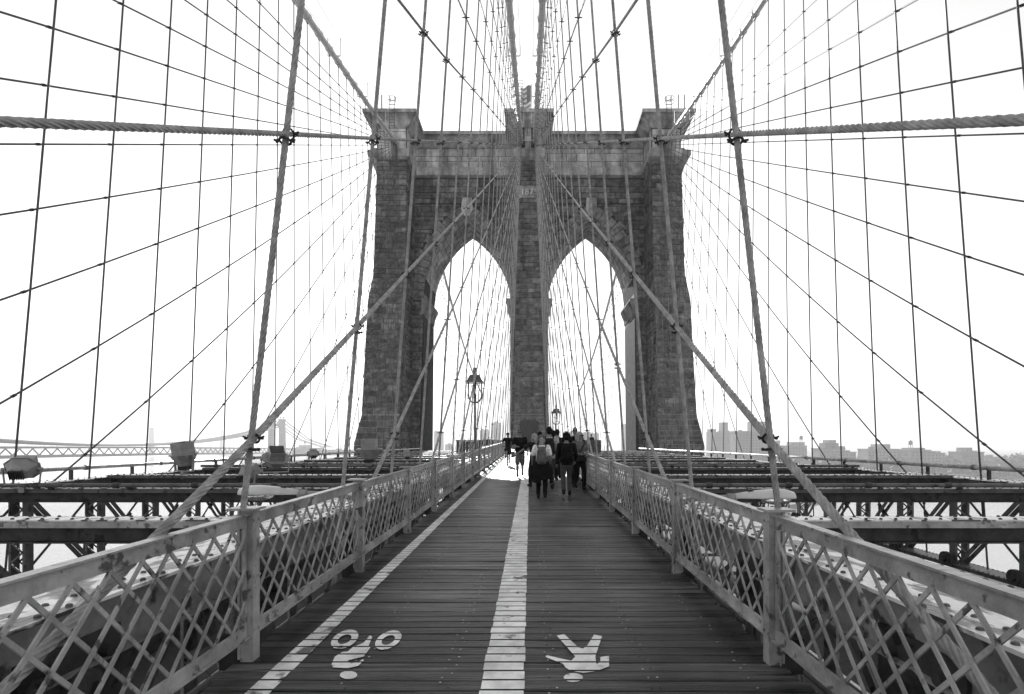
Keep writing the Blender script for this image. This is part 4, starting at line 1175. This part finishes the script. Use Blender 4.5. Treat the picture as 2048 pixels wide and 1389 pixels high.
def at(px, py, Y): return ((px - 1060) / 1100 * Y, Y, CAM_Z + (885 - py) / 1100 * Y)
def chimney(px, y_top, Y, w, label):
    x, y, z = at(px, y_top, Y); r_ = w / 1100 * Y / 2
    root = empty('chimney', (x, y, -38), 0, label, 'chimney')
    MB().tube([(0, 0, 0), (0, 0, z + 38)], [r_ * 1.4, r_], 12).build('stack', 'far_stone', root); MB().tube([(0, 0, z + 36), (0, 0, z + 38.5)], r_ * 1.12, 12).build('cap', 'far_steel', root)
chimney(303, 856, 1700, 8, 'tall hazy chimney behind the distant suspension bridge')
chimney(443, 860, 2300, 4, 'slim hazy chimney near the distant bridge tower, the left one')
chimney(682, 888, 1900, 2.5, 'slim hazy chimney beside the stone tower foot')

rb = random.Random(11)
def building(px0, px1, py_top, Y, label, depth=22, tiers=(), floors=None, tank=False, parapet=True):
    x0, _, zt = at(px0, py_top, Y); x1 = at(px1, py_top, Y)[0]; zb = -40.0
    root = empty('building', ((x0 + x1) / 2, Y, zb), 0, label, 'building')
    w = x1 - x0; H = zt - zb
    MB().box(-w / 2, w / 2, 0, depth, 0, H).build('wall', 'far_stone', root)
    if parapet: MB().box(-w / 2 - 0.5, w / 2 + 0.5, -0.5, depth + 0.5, H + 0.001, H + 1.2).build('parapet', 'far_stone', root)
    fl = 3.8; nfl = int(H / fl); nb = max(2, int(w / 4.2))
    wm = MB()
    for f in range(max(0, nfl - 16), nfl):
        for b_ in range(nb):
            cx = -w / 2 + w * (b_ + 0.5) / nb; z = f * fl + 1.0
            wm.box(cx - 1.1, cx + 1.1, -0.06, 0.02, z, z + 2.2)
    wm.build('window', 'far_window', root, kind='stuff')
    base = H + 1.2
    for q in range(rb.randint(2, 4)):
        cx = rb.uniform(-w * 0.42, w * 0.42); cw = rb.uniform(1.5, 3.5)
        MB().box(cx - cw, cx + cw, 1, 5, base, base + rb.uniform(1.2, 3.2)).build('roof_hut', 'far_stone', root)
    for (fa, fb, hh) in tiers:
        t_ = MB().box(-w / 2 + w * fa, -w / 2 + w * fb, 3, depth - 4, base, base + hh).build('upper_storey', 'far_stone', root)
        wm = MB(); nb2 = max(2, int(w * (fb - fa) / 4.2)); z = base + 0.8
        while z < base + hh - 2:
            for b_ in range(nb2):
                cx = -w / 2 + w * (fa + (fb - fa) * (b_ + 0.5) / nb2); wm.box(cx - 0.7, cx + 0.7, 2.94, 3.02, z, z + 1.8)
            z += 3.8
        if wm.v: wm.build('window', 'far_window', t_, kind='stuff')
    if tank:
        tx = w * (tank - 0.5); bz = base + max([t[2] for t in tiers if t[0] <= tank <= t[1]] + [0])
        mb = MB()
        for sx in (-1, 1):
            for sy in (-1, 1): mb.bar((tx + sx * 1.6, 8 + sy * 1.6, bz), (tx + sx * 1.6, 8 + sy * 1.6, bz + 3.5), 0.4, 0.4)
        mb.tube([(tx, 8, bz + 3.5), (tx, 8, bz + 8)], 2.4, 12); mb.tube([(tx, 8, bz + 8), (tx, 8, bz + 9.8)], [2.5, 0.2], 12)
        mb.build('water_tank', 'far_steel', root)
building(1421, 1464, 866, 900, 'hazy pale tower block nearest the stone tower right shaft', tiers=((0.55, 0.85, 16), (0.0, 0.3, 5)))
building(1472, 1535, 864, 760, 'hazy wide high-rise with many floors, right of the stone tower', tiers=((0.52, 1.0, 13),))
building(1539, 1560, 886, 820, 'hazy low block behind the first right suspender rope')
building(1572, 1614, 893, 800, 'grey apartment block with stepped roof behind the diagonal stay', tiers=((0.3, 0.95, 5),), tank=0.85)
building(1640, 1690, 899, 720, 'darker apartment block with stepped penthouse right of centre skyline', tiers=((0.25, 0.8, 7), (0.4, 0.7, 11)))
building(1690, 1712, 906, 740, 'low grey row house block beside the stepped apartment block')
building(1736, 1800, 900, 700, 'pale ornate apartment block with central penthouse on the right skyline', tiers=((0.35, 0.75, 6),))
building(1822, 1862, 902, 690, 'apartment block with two rooftop tanks on the right skyline', tiers=((0.0, 0.75, 2.5),), tank=0.2)
building(1863, 1890, 908, 700, 'lower block attached beyond the two-tank apartment block')
building(1925, 1968, 906, 660, 'flat roofed block with small penthouse, last large one at right', tiers=((0.25, 0.55, 5),))
building(1970, 2000, 916, 700, 'low hazy warehouse at the right skyline end')
building(2005, 2060, 925, 640, 'long low warehouse at the right picture edge')
building(1100, 1118, 900, 1100, 'faint hazy block low in the right arch beside the middle shaft')
building(1128, 1150, 866, 1200, 'faint hazy tower block seen through the right arch')
building(1160, 1198, 868, 1300, 'faint broad hazy block behind the walkers in the right arch')
building(1244, 1262, 850, 1500, 'faint tall hazy slab at the right edge of the right arch')
building(868, 885, 864, 1400, 'faint tall hazy slab at the left edge of the left arch')
building(890, 905, 890, 1250, 'faint low hazy block in the left arch beside the slab')
building(982, 1000, 847, 1500, 'faint tall hazy slab right of the lantern in the left arch')
building(960, 978, 862, 1300, 'faint hazy block just behind the lantern pole')
building(585, 640, 897, 1250, 'hazy low factory with roof tank right of the distant bridge tower', tiers=((0.2, 0.6, 6),), tank=0.4)
building(640, 700, 901, 1200, 'hazy long low shed beside the stone tower left shaft')
# waterside piers and the wooded slope
for (a, b_, y, lab) in ((1480, 1640, 560, 'long low pier shed on the right shore'), (1700, 1960, 520, 'long low pier shed at the far right shore')):
    x0, x1 = (a - 1060) / 1100 * y, (b_ - 1060) / 1100 * y
    r_ = empty('pier_shed', ((x0 + x1) / 2, y, -41.5), 0, lab, 'shed'); w = (x1 - x0) / 2
    MB().box(-w, w, 0, 40, 0, 8).build('wall', 'far_stone', r_); mb = MB(); mb.add([(-w - 1, -1, 8.01), (w + 1, -1, 8.01), (w + 1, 41, 8.01), (-w - 1, 41, 8.01), (-w - 1, 20, 12), (w + 1, 20, 12)], [(0, 1, 5, 4), (2, 3, 4, 5), (1, 2, 5), (3, 0, 4), (3, 2, 1, 0)]); mb.build('roof', 'far_steel', r_)
mb = MB()
for k in range(5200):
    px = rb.uniform(1560, 2080); Y = rb.uniform(580, 760); x = (px - 1060) / 1100 * Y
    z = interp(Y, [560, 700, 800], [-36, -30, -24]) + abs(rb.gauss(0, 5)) + 3 * math.sin(px * 0.05)
    s_ = rb.uniform(1.2, 3.2); a = Vector((rb.gauss(0, 1), rb.gauss(0, 1), rb.gauss(0, 1))).normalized(); b2 = a.cross(Vector((0.3, 0.5, 0.8))).normalized()
    c = Vector((x, Y, z)); mb.add([c - a * s_ - b2 * s_ * .6, c + a * s_ - b2 * s_ * .5, c + a * s_ * .7 + b2 * s_ * .7, c - a * s_ * .8 + b2 * s_ * .6], [(0, 1, 2, 3)])
mb.build('wooded_slope', 'leaf', label='band of hazy trees along the far right shore', cat='trees', kind='stuff')

# ================================================================== PEOPLE
def remesh(mb, name, voxel, m):
    me = bpy.data.meshes.new('tmp'); me.from_pydata(mb.v, [], mb.f); me.update()
    o = bpy.data.objects.new('tmp', me); COL.objects.link(o)
    md = o.modifiers.new('r', 'REMESH'); md.mode = 'VOXEL'; md.voxel_size = voxel
    sm = o.modifiers.new('s', 'SMOOTH'); sm.factor = 0.5; sm.iterations = 2
    d = bpy.context.evaluated_depsgraph_get(); d.update()
    r_ = bpy.data.meshes.new_from_object(o.evaluated_get(d))
    bpy.data.objects.remove(o); bpy.data.meshes.remove(me)
    r_.name = name; r_.materials.clear(); r_.materials.append(MATS[m])
    r_.polygons.foreach_set('use_smooth', [True] * len(r_.polygons))
    return r_
def limb(mb, pts, rad, n=10):
    pts = [Vector(p) for p in pts]
    # rounded ends
    d0 = (pts[0] - pts[1]).normalized(); d1 = (pts[-1] - pts[-2]).normalized()
    P = [pts[0] + d0 * rad[0] * 0.9, pts[0] + d0 * rad[0] * 0.55] + pts + [pts[-1] + d1 * rad[-1] * 0.55, pts[-1] + d1 * rad[-1] * 0.9]
    Rr = [rad[0] * 0.3, rad[0] * 0.8] + list(rad) + [rad[-1] * 0.8, rad[-1] * 0.3]
    mb.tube(P, Rr, n)
def torso(mb, secs, lean=(0, 0), grow=0.0):
    rings = []
    for (z, rx, ry, cy) in secs:
        rings.append([((rx + grow) * math.cos(t), cy + (ry + grow) * math.sin(t), z) for t in [2 * math.pi * j / 16 for j in range(16)]])
    mb.loft(rings)
POSE0 = dict(la=((-0.24, 0.03, 1.14), (-0.26, -0.06, 0.9)), ra=((0.24, 0.03, 1.14), (0.26, -0.06, 0.9)), ll=((-0.09, -0.10, 0.5), (-0.09, -0.10, 0.09)), rl=((0.09, 0.08, 0.5), (0.09, 0.24, 0.13)))
def person(name, loc, rz, H, label, top, bottom, hair, sleeve='short', shorts=False, pose=None, hairstyle='short', female=False, glasses=False, skirtjacket=False, vox=0.017, head_turn=0.0, shoe='leather'):
    P = dict(POSE0); P.update(pose or {})
    s = H / 1.75
    root = empty(name, loc, rz, label, 'person'); root.scale = (s, s, s)
    sw = 0.175 if female else 0.20
    hipw = 0.165 if female else 0.155
    secs = [(0.84, 0.12, 0.09, 0.01), (0.9, hipw, 0.115, 0.015), (0.98, hipw, 0.118, 0.01), (1.1, 0.125 if female else 0.145, 0.095, 0), (1.22, 0.15, 0.108, -0.005), (1.34, sw - 0.015, 0.115, 0.0), (1.42, sw - 0.02, 0.095, 0.01), (1.47, 0.12, 0.07, 0.015), (1.50, 0.06, 0.055, 0.015)]
    body = MB(); torso(body, secs)
    hip = {-1: (-0.085, 0.01, 0.9), 1: (0.085, 0.01, 0.9)}
    sh = {-1: (-sw, 0.01, 1.42), 1: (sw, 0.01, 1.42)}
    arms = {-1: P['la'], 1: P['ra']}; legs = {-1: P['ll'], 1: P['rl']}
    for sd_ in (-1, 1):
        el, wr = arms[sd_]; kn, an = legs[sd_]
        limb(body, [sh[sd_], Vector(sh[sd_]).lerp(Vector(el), 0.5), el], [0.055, 0.047, 0.038]); limb(body, [el, Vector(el).lerp(Vector(wr), 0.35), wr], [0.038, 0.04, 0.026])
        # hand: palm, four fingers, thumb
        d = (Vector(wr) - Vector(el)).normalized(); lat = Vector((0, 1, 0)) - d * d.y
        lat = lat.normalized() if lat.length > 0.2 else Vector((1, 0, 0)); nrm = d.cross(lat).normalized()
        w0 = Vector(wr); limb(body, [w0 + d * 0.01, w0 + d * 0.085], [0.026, 0.033], 8)
        for q, (o_, ln) in enumerate(((-0.03, 0.065), (-0.01, 0.08), (0.01, 0.076), (0.03, 0.058))):
            a = w0 + d * 0.09 + lat * o_; k_ = a + d * ln * 0.5; e_ = k_ + d * ln * 0.4 - nrm * sd_ * ln * 0.35
            limb(body, [a, k_, e_], [0.0105, 0.010, 0.009], 6)
        a = w0 + d * 0.03 - lat * 0.03; limb(body, [a, a + d * 0.03 - lat * 0.025, a + d * 0.065 - lat * 0.03], [0.014, 0.012, 0.010], 6)
        limb(body, [hip[sd_], Vector(hip[sd_]).lerp(Vector(kn), 0.5), kn], [0.085, 0.072, 0.053]); limb(body, [kn, Vector(kn).lerp(Vector(an), 0.3), an], [0.053, 0.055, 0.036])
        limb(body, [Vector(an) + Vector((0, 0.03, -0.04)), Vector(an) + Vector((0, -0.13, -0.055))], [0.036, 0.03])
    limb(body, [(0, 0.02, 1.46), (0, 0.0, 1.56)], [0.058, 0.052])
    hd = MB(); hc = Vector((0, -0.015, 1.635))
    hd.ell(hc, 0.073, 0.092, 0.112, 14, 10); hd.ell((0, -0.045, 1.585), 0.05, 0.055, 0.058, 10, 6)
    hd.ell((0, -0.112, 1.62), 0.013, 0.02, 0.022, 8, 5)
    for sx in (-1, 1): hd.ell((sx * 0.074, 0.0, 1.625), 0.012, 0.022, 0.032, 8, 5)
    hd.ell((0, -0.098, 1.575), 0.026, 0.012, 0.008, 8, 5)
    rot = Matrix.Translation((0, 0, 0)) @ Matrix.Rotation(head_turn, 4, 'Z')
    hd.v = [tuple(rot @ Vector(v)) for v in hd.v]
    body.add(hd.v, hd.f)
    obj('body', remesh(body, 'body', vox, 'skin'), root)
    ey = MB()
    for sx in (-1, 1): ey.ell(rot @ Vector((sx * 0.03, -0.098, 1.637)), 0.014, 0.008, 0.008, 8, 5)
    if not glasses: ey.build('eyes', 'hair_dark', root)
    else:
        g_ = MB()
        for sx in (-1, 1): g_.ell((sx * 0.034, -0.112, 1.636), 0.031, 0.012, 0.024, 10, 6); g_.bar((sx * 0.06, -0.105, 1.64), (sx * 0.078, 0.0, 1.64), 0.008, 0.01)
        g_.bar((-0.02, -0.115, 1.642), (0.02, -0.115, 1.642), 0.008, 0.008)
        g_.v = [tuple(rot @ Vector(v)) for v in g_.v]; g_.build('sunglasses', 'leather', root)
    # shirt
    sm = MB(); torso(sm, [(0.86, hipw, 0.115, 0.015)] + secs[1:-1], grow=0.017)
    for sd_ in (-1, 1):
        el, wr = arms[sd_]
        if sleeve == 'short': e_ = Vector(sh[sd_]).lerp(Vector(el), 0.72); limb(sm, [sh[sd_], e_], [0.073, 0.066])
        elif sleeve == 'long': limb(sm, [sh[sd_], el], [0.073, 0.058]); limb(sm, [el, Vector(el).lerp(Vector(wr), 0.95)], [0.058, 0.045])
    if sleeve == 'none': pass
    obj('shirt', remesh(sm, 'shirt', vox, top), root)
    # trousers
    tm = MB(); torso(tm, [(0.80, 0.10, 0.09, 0.01)] + [(z, rx, ry, cy) for (z, rx, ry, cy) in secs[:3]] + [(1.03, 0.14, 0.1, 0.005)], grow=0.012)
    for sd_ in (-1, 1):
        kn, an = legs[sd_]
        if shorts: e_ = Vector(kn) + (Vector(hip[sd_]) - Vector(kn)) * 0.02; limb(tm, [hip[sd_], Vector(hip[sd_]).lerp(Vector(kn), 0.5), e_], [0.1, 0.098, 0.092])
        else: limb(tm, [hip[sd_], Vector(hip[sd_]).lerp(Vector(kn), 0.5), kn], [0.1, 0.088, 0.07]); limb(tm, [kn, Vector(kn).lerp(Vector(an), 0.35), Vector(an) + Vector((0, 0, 0.01))], [0.07, 0.068, 0.06])
    obj('shorts' if shorts else 'trousers', remesh(tm, 'trousers', vox, bottom), root)
    for sd_ in (-1, 1):
        an = Vector(legs[sd_][1]); shm = MB(); limb(shm, [an + Vector((0, 0.04, -0.045)), an + Vector((0, -0.05, -0.035)), an + Vector((0, -0.15, -0.055))], [0.047, 0.05, 0.04]); limb(shm, [an + Vector((0, 0.02, 0.02)), an + Vector((0, 0.02, -0.03))], [0.046, 0.048])
        obj('shoe', remesh(shm, 'shoe', 0.016, shoe), root)
    # hair
    hm = MB()
    if hairstyle in ('short', 'curly', 'long', 'cropped', 'bun'):
        g_ = 0.006 if hairstyle == 'cropped' else 0.02
        rings = []
        for i in range(8):
            ph = R(2 + 86 * i / 7); zz = 1.64 + (0.112 + g_) * math.sin(ph); rr = math.cos(ph)
            rings.append([((0.075 + g_) * rr * math.cos(t), -0.008 + (0.095 + g_) * rr * math.sin(t) + 0.012, zz) for t in [2 * math.pi * j / 16 for j in range(16)]])
        hm.loft(rings)
        hm.ell((0, 0.045, 1.615), 0.074 + g_ * .5, 0.062 + g_, 0.075, 12, 8)
    if hairstyle == 'curly':
        for k in range(46):
            t, ph = rb.uniform(0, 6.28), rb.uniform(-0.5, 1.5)
            if math.sin(t) < -0.5 and ph < 0.7: continue
            hm.ell((0.10 * math.cos(ph) * math.cos(t), 0.02 + 0.11 * math.cos(ph) * math.sin(t), 1.645 + 0.12 * math.sin(ph)), 0.034, 0.034, 0.034, 6, 4)
    if hairstyle == 'long':
        for sx in (-1, 1): limb(hm, [(sx * 0.06, -0.01, 1.68), (sx * 0.085, 0.0, 1.58), (sx * 0.09, -0.01, 1.44)], [0.035, 0.036, 0.02], 8)
        limb(hm, [(0, 0.075, 1.66), (0, 0.095, 1.55), (0, 0.1, 1.42)], [0.07, 0.075, 0.04], 8)
    if hairstyle == 'bun': hm.ell((0, 0.125, 1.66), 0.05, 0.045, 0.05, 10, 6)
    if hm.v:
        hm.v = [tuple(rot @ Vector(v)) for v in hm.v]
        obj('hair', remesh(hm, 'hair', 0.014, hair), root)
    if hairstyle == 'cap':
        c = MB(); c.ell((0, 0.0, 1.69), 0.09, 0.11, 0.075, 14, 8); c.bar((0, -0.09, 1.675), (0, -0.19, 1.66), 0.13, 0.012); c.v = [tuple(rot @ Vector(v)) for v in c.v]; c.build('cap', 'cloth_mid', root, smooth=True)
        limb(hm, [(0, 0.08, 1.64), (0, 0.1, 1.5)], [0.06, 0.03], 8); obj('hair', remesh(hm, 'hair', 0.014, hair), root)
    if hairstyle == 'helmet':
        c = MB(); c.ell((0, 0.0, 1.69), 0.1, 0.13, 0.08, 14, 8); c.build('helmet', 'cloth_black', root, smooth=True)
    if skirtjacket:     # jacket tied round the waist, hanging behind
        jm = MB()
        rings = []
        for (z, g_, flare) in ((1.02, 0.03, 0), (0.95, 0.045, 0), (0.8, 0.07, 0.02), (0.62, 0.09, 0.05), (0.5, 0.10, 0.06)):
            rings.append([((hipw + g_ + flare + 0.015 * math.sin(5 * t)) * math.cos(t), 0.03 + (0.115 + g_) * math.sin(t), z + ((0.11 * math.sin(3 * t + 1) + 0.05 * math.sin(7 * t)) if z < 0.7 else 0)) for t in [2 * math.pi * j / 24 for j in range(24)]])
        jm.loft(rings); limb(jm, [(-0.2, 0.03, 0.92), (-0.27, 0.02, 0.72), (-0.25, 0.03, 0.45)], [0.06, 0.06, 0.04]); limb(jm, [(0.2, 0.03, 0.92), (0.28, 0.02, 0.78), (0.3, 0.03, 0.6)], [0.06, 0.055, 0.04])
        obj('tied_jacket', remesh(jm, 'tied_jacket', vox, 'cloth_black'), root)
    return root
def backpack(loc, rz, s, m, label, big=1.0):
    root = empty('backpack', loc, rz, label, 'backpack'); root.scale = (s, s, s)
    rings = []
    for (z, w, d) in ((0.95, 0.08, 0.05), (0.97, 0.13, 0.09), (1.1, 0.15, 0.11), (1.28, 0.145, 0.10), (1.4, 0.11, 0.07), (1.44, 0.05, 0.03)):
        rings.append([(w * big * (abs(math.cos(t)) ** 0.6) * (1 if math.cos(t) > 0 else -1), 0.215 + d * (abs(math.sin(t)) ** 0.6) * (1 if math.sin(t) > 0 else -1), z) for t in [2 * math.pi * j / 16 for j in range(16)]])
    b_ = MB().loft(rings).build('bag', m, root, smooth=True)
    rings = []
    for (z, w, d) in ((1.0, 0.06, 0.02), (1.02, 0.10, 0.05), (1.15, 0.10, 0.055), (1.2, 0.07, 0.02)):
        rings.append([(w * big * math.cos(t), 0.315 + d * math.sin(t), z) for t in [2 * math.pi * j / 12 for j in range(12)]])
    MB().loft(rings).build('pocket', m, root, smooth=True)
    for sx in (-1, 1):
        MB().tube([(sx * 0.1, 0.14, 1.40), (sx * 0.115, 0.06, 1.475), (sx * 0.12, -0.06, 1.47), (sx * 0.125, -0.135, 1.36), (sx * 0.14, -0.12, 1.2), (sx * 0.17, 0.0, 1.08), (sx * 0.15, 0.15, 1.02)], 0.022, 6).build('strap', m, root)
    return root
AWAY = math.pi
def spot(x, y): return (x, y, floor_z(y) + 0.004)
W1 = dict(ll=((-0.09, -0.16, 0.52), (-0.09, -0.02, 0.1)), rl=((0.09, 0.02, 0.49), (0.09, 0.2, 0.14)))
W2 = dict(ll=((-0.09, 0.03, 0.5), (-0.09, 0.2, 0.13)), rl=((0.09, -0.15, 0.51), (0.09, -0.12, 0.09)))
ST = dict(ll=((-0.1, -0.02, 0.5), (-0.11, 0.0, 0.09)), rl=((0.1, -0.02, 0.5), (0.11, 0.0, 0.09)))
# walkers seen from behind
person('person', spot(0.30, 14.2), AWAY, 1.64, 'person in white T-shirt and cap walking away with dark jacket tied at waist', 'cloth_white', 'cloth_black', 'hair_light', hairstyle='cap', female=True, pose=dict(W2, la=((-0.25, 0.02, 1.15), (-0.24, -0.12, 0.95)), ra=((0.26, 0.02, 1.15), (0.25, -0.14, 0.97))), skirtjacket=True, head_turn=0.5)
backpack(spot(0.30, 14.2), AWAY, 1.64 / 1.75, 'cloth_mid', 'grey backpack worn over the white T-shirt', 0.9)
person('person', spot(0.98, 14.8), AWAY, 1.69, 'person with curly dark hair in black jacket and jeans walking away', 'cloth_black', 'cloth_denim', 'hair_dark', sleeve='long', hairstyle='curly', pose=dict(W1, la=((-0.27, 0.05, 1.15), (-0.25, -0.1, 0.98))))
backpack(spot(0.98, 14.8), AWAY, 1.69 / 1.75, 'cloth_black', 'black backpack worn over the black jacket', 1.1)
person('person', spot(0.58, 16.6), AWAY, 1.88, 'tall dark-haired person in light long-sleeved top and jeans walking away', 'cloth_light', 'cloth_denim', 'hair_dark', sleeve='long', hairstyle='short', pose=dict(W1))
backpack(spot(0.58, 16.6), AWAY, 1.88 / 1.75, 'cloth_dark', 'dark backpack worn by the tall person in light top', 1.0)
person('person', spot(0.14, 17.4), AWAY + 0.5, 1.68, 'fair-haired person in dark top with one bare arm stretched out, mostly hidden', 'cloth_dark', 'cloth_dark', 'hair_light', sleeve='short', hairstyle='long', female=True, pose=dict(W2, ra=((0.38, -0.08, 1.22), (0.58, -0.16, 1.08))))
person('person', spot(0.38, 21.0), AWAY, 1.76, 'dark-haired person mostly hidden behind the fair-haired walker', 'cloth_dark', 'cloth_dark', 'hair_dark', sleeve='short', pose=W1)
person('person', spot(0.82, 19.2), AWAY, 1.79, 'dark-haired person in dark top directly behind the tall one', 'cloth_dark', 'cloth_black', 'hair_dark', sleeve='short', pose=W2)
person('person', spot(1.02, 20.6), AWAY, 1.84, 'short-haired person in black top farthest along in the walking group', 'cloth_black', 'cloth_dark', 'hair_dark', sleeve='short', pose=W1)
# coming toward the viewer
person('person', spot(1.50, 16.6), 0.25, 1.73, 'long-haired person in sunglasses and grey top coming closer beside the right railing', 'cloth_mid', 'cloth_black', 'hair_light', sleeve='short', hairstyle='long', female=True, glasses=True, head_turn=0.55, pose=dict(W2, la=((-0.25, 0.05, 1.15), (-0.08, -0.2, 1.08)), ra=((0.25, 0.0, 1.15), (0.14, -0.2, 1.05))))
r_ = empty('shoulder_bag', spot(1.50, 16.6), 0.25, 'black camera bag hanging before the long-haired person in sunglasses', 'bag')
mb = MB(); mb.loft([[(sx * w, -0.17 + sy * d, z) for sx, sy in ((-1, -1), (1, -1), (1, 1), (-1, 1))] for (z, w, d) in ((0.86, 0.11, 0.05), (0.88, 0.13, 0.065), (1.02, 0.13, 0.065), (1.04, 0.11, 0.05))]); mb.build('bag', 'leather', r_)
MB().tube([(-0.12, -0.14, 1.02), (0.0, -0.155, 1.2), (0.13, -0.115, 1.42), (0.15, 0.02, 1.49), (0.05, 0.15, 1.3), (-0.1, 0.16, 1.1)], 0.014, 6).build('strap', 'leather', r_)
person('person', spot(1.52, 18.6), 0.0, 1.9, 'tall person in sunglasses and black top behind the long-haired one', 'cloth_black', 'cloth_dark', 'hair_dark', hairstyle='cropped', glasses=True, sleeve='short', pose=W1)
person('person', spot(-0.39, 21.4), 0.0, 1.84, 'short-haired person in dark T-shirt, shorts and sunglasses coming closer alone', 'cloth_black', 'cloth_mid', 'hair_dark', hairstyle='cropped', glasses=True, shorts=True, pose=dict(W1, la=((-0.27, 0.04, 1.16), (-0.1, -0.19, 1.13)), ra=((0.27, 0.03, 1.14), (0.28, -0.04, 0.9))))
r_ = empty('shoulder_bag', spot(-0.39, 21.4), 0.0, 'grey messenger bag at the hip of the person in shorts', 'bag')
mb = MB(); mb.loft([[(-0.27 + sx * d, 0.0 + sy * w, z) for sx, sy in ((-1, -1), (1, -1), (1, 1), (-1, 1))] for (z, w, d) in ((0.76, 0.12, 0.05), (0.78, 0.15, 0.07), (0.97, 0.15, 0.07), (0.99, 0.12, 0.05))]); mb.build('bag', 'cloth_mid', r_)
MB().tube([(-0.25, -0.1, 0.98), (-0.1, -0.15, 1.2), (0.08, -0.13, 1.4), (0.12, 0.02, 1.5), (0.0, 0.16, 1.3), (-0.22, 0.12, 1.0)], 0.014, 6).build('strap', 'leather', r_)
for (x, y, h, lab) in ((-3.9, 52.0, 1.45, 'dark distant person standing behind the left wooden barrier'), (-4.4, 54.0, 1.35, 'smaller distant person farther left behind the left wooden barrier'), (5.75, 51.5, 1.68, 'distant dark person standing at the right wooden barrier')):
    person('person', spot(x, y), 0.0, h, lab, 'cloth_dark', 'cloth_dark', 'hair_dark', pose=ST, vox=0.03)
# cyclist
CY = (-1.18, 29.2)
person('person', (CY[0], CY[1] + 0.12, floor_z(CY[1]) + 0.13), 0.0, 1.62, 'cyclist in black T-shirt and shorts riding toward the viewer', 'cloth_black', 'cloth_black', 'hair_dark', hairstyle='helmet', shorts=True,
       pose=dict(la=((-0.3, -0.14, 1.2), (-0.26, -0.40, 1.06)), ra=((0.3, -0.14, 1.2), (0.26, -0.40, 1.06)), ll=((-0.12, -0.32, 0.78), (-0.11, -0.12, 0.40)), rl=((0.12, -0.24, 0.56), (0.11, -0.06, 0.12))), vox=0.02)
bk = empty('bicycle', spot(*CY), 0.0, 'dark bicycle ridden by the cyclist along the left lane', 'bicycle')
for yy, nm in ((-0.5, 'wheel'), (0.55, 'wheel')):
    ring = [(0, yy + 0.34 * math.cos(t), 0.35 + 0.34 * math.sin(t)) for t in [2 * math.pi * k / 24 for k in range(25)]]
    w_ = MB().tube(ring, 0.018, 6, cap=False).build('wheel', 'tyre', bk)
    sp_ = MB()
    for k in range(12): t = math.pi * k / 12 * 2; sp_.bar((0, yy, 0.35), (0, yy + 0.33 * math.cos(t), 0.35 + 0.33 * math.sin(t)), 0.004, 0.004, up=(1, 0, 0))
    sp_.build('spokes', 'cable', w_)
mb = MB()
for a, b_ in (((0, -0.33, 0.92), (0, 0.1, 0.35)), ((0, -0.31, 0.82), (0, 0.2, 0.85)), ((0, 0.1, 0.35), (0, 0.22, 0.92)), ((0, 0.1, 0.35), (0, 0.55, 0.35)), ((0, 0.2, 0.8), (0, 0.55, 0.35)), ((0, -0.33, 0.95), (0, -0.5, 0.35))): mb.tube([a, b_], 0.018, 6)
mb.build('frame', 'cloth_black', bk)
MB().tube([(-0.29, -0.3, 1.03), (-0.2, -0.38, 1.02), (0, -0.36, 1.0), (0.2, -0.38, 1.02), (0.29, -0.3, 1.03)], 0.015, 6).build('handlebar', 'leather', bk)
MB().ell((0, 0.24, 0.94), 0.07, 0.13, 0.03, 10, 6).build('saddle', 'leather', bk)
mb = MB(); mb.bar((-0.09, 0.1, 0.35), (-0.09, 0.02, 0.5), 0.02, 0.02); mb.bar((0.09, 0.1, 0.35), (0.09, 0.18, 0.2), 0.02, 0.02); mb.bar((-0.15, 0.02, 0.5), (-0.07, 0.02, 0.5), 0.08, 0.02); mb.bar((0.07, 0.18, 0.2), (0.15, 0.18, 0.2), 0.08, 0.02); mb.tube([(-0.05, 0.1, 0.35), (0.05, 0.1, 0.35)], 0.08, 10)
mb.build('crank', 'steel_dark', bk)

# ================================================================== HAZE
hz = bpy.data.materials.new('haze'); hz.use_nodes = True
N, L = hz.node_tree.nodes, hz.node_tree.links; N.clear()
pv = N.new('ShaderNodeVolumePrincipled'); pv.inputs['Color'].default_value = (0.99, 0.99, 0.99, 1); pv.inputs['Density'].default_value = 0.0003; pv.inputs['Anisotropy'].default_value = 0.1
ou = N.new('ShaderNodeOutputMaterial'); L.new(pv.outputs[0], ou.inputs['Volume']); MATS['haze'] = hz
HAZE = MB().box(-2600, 2600, -300, 2700, -43, 56).build('haze', 'haze', kind='stuff')
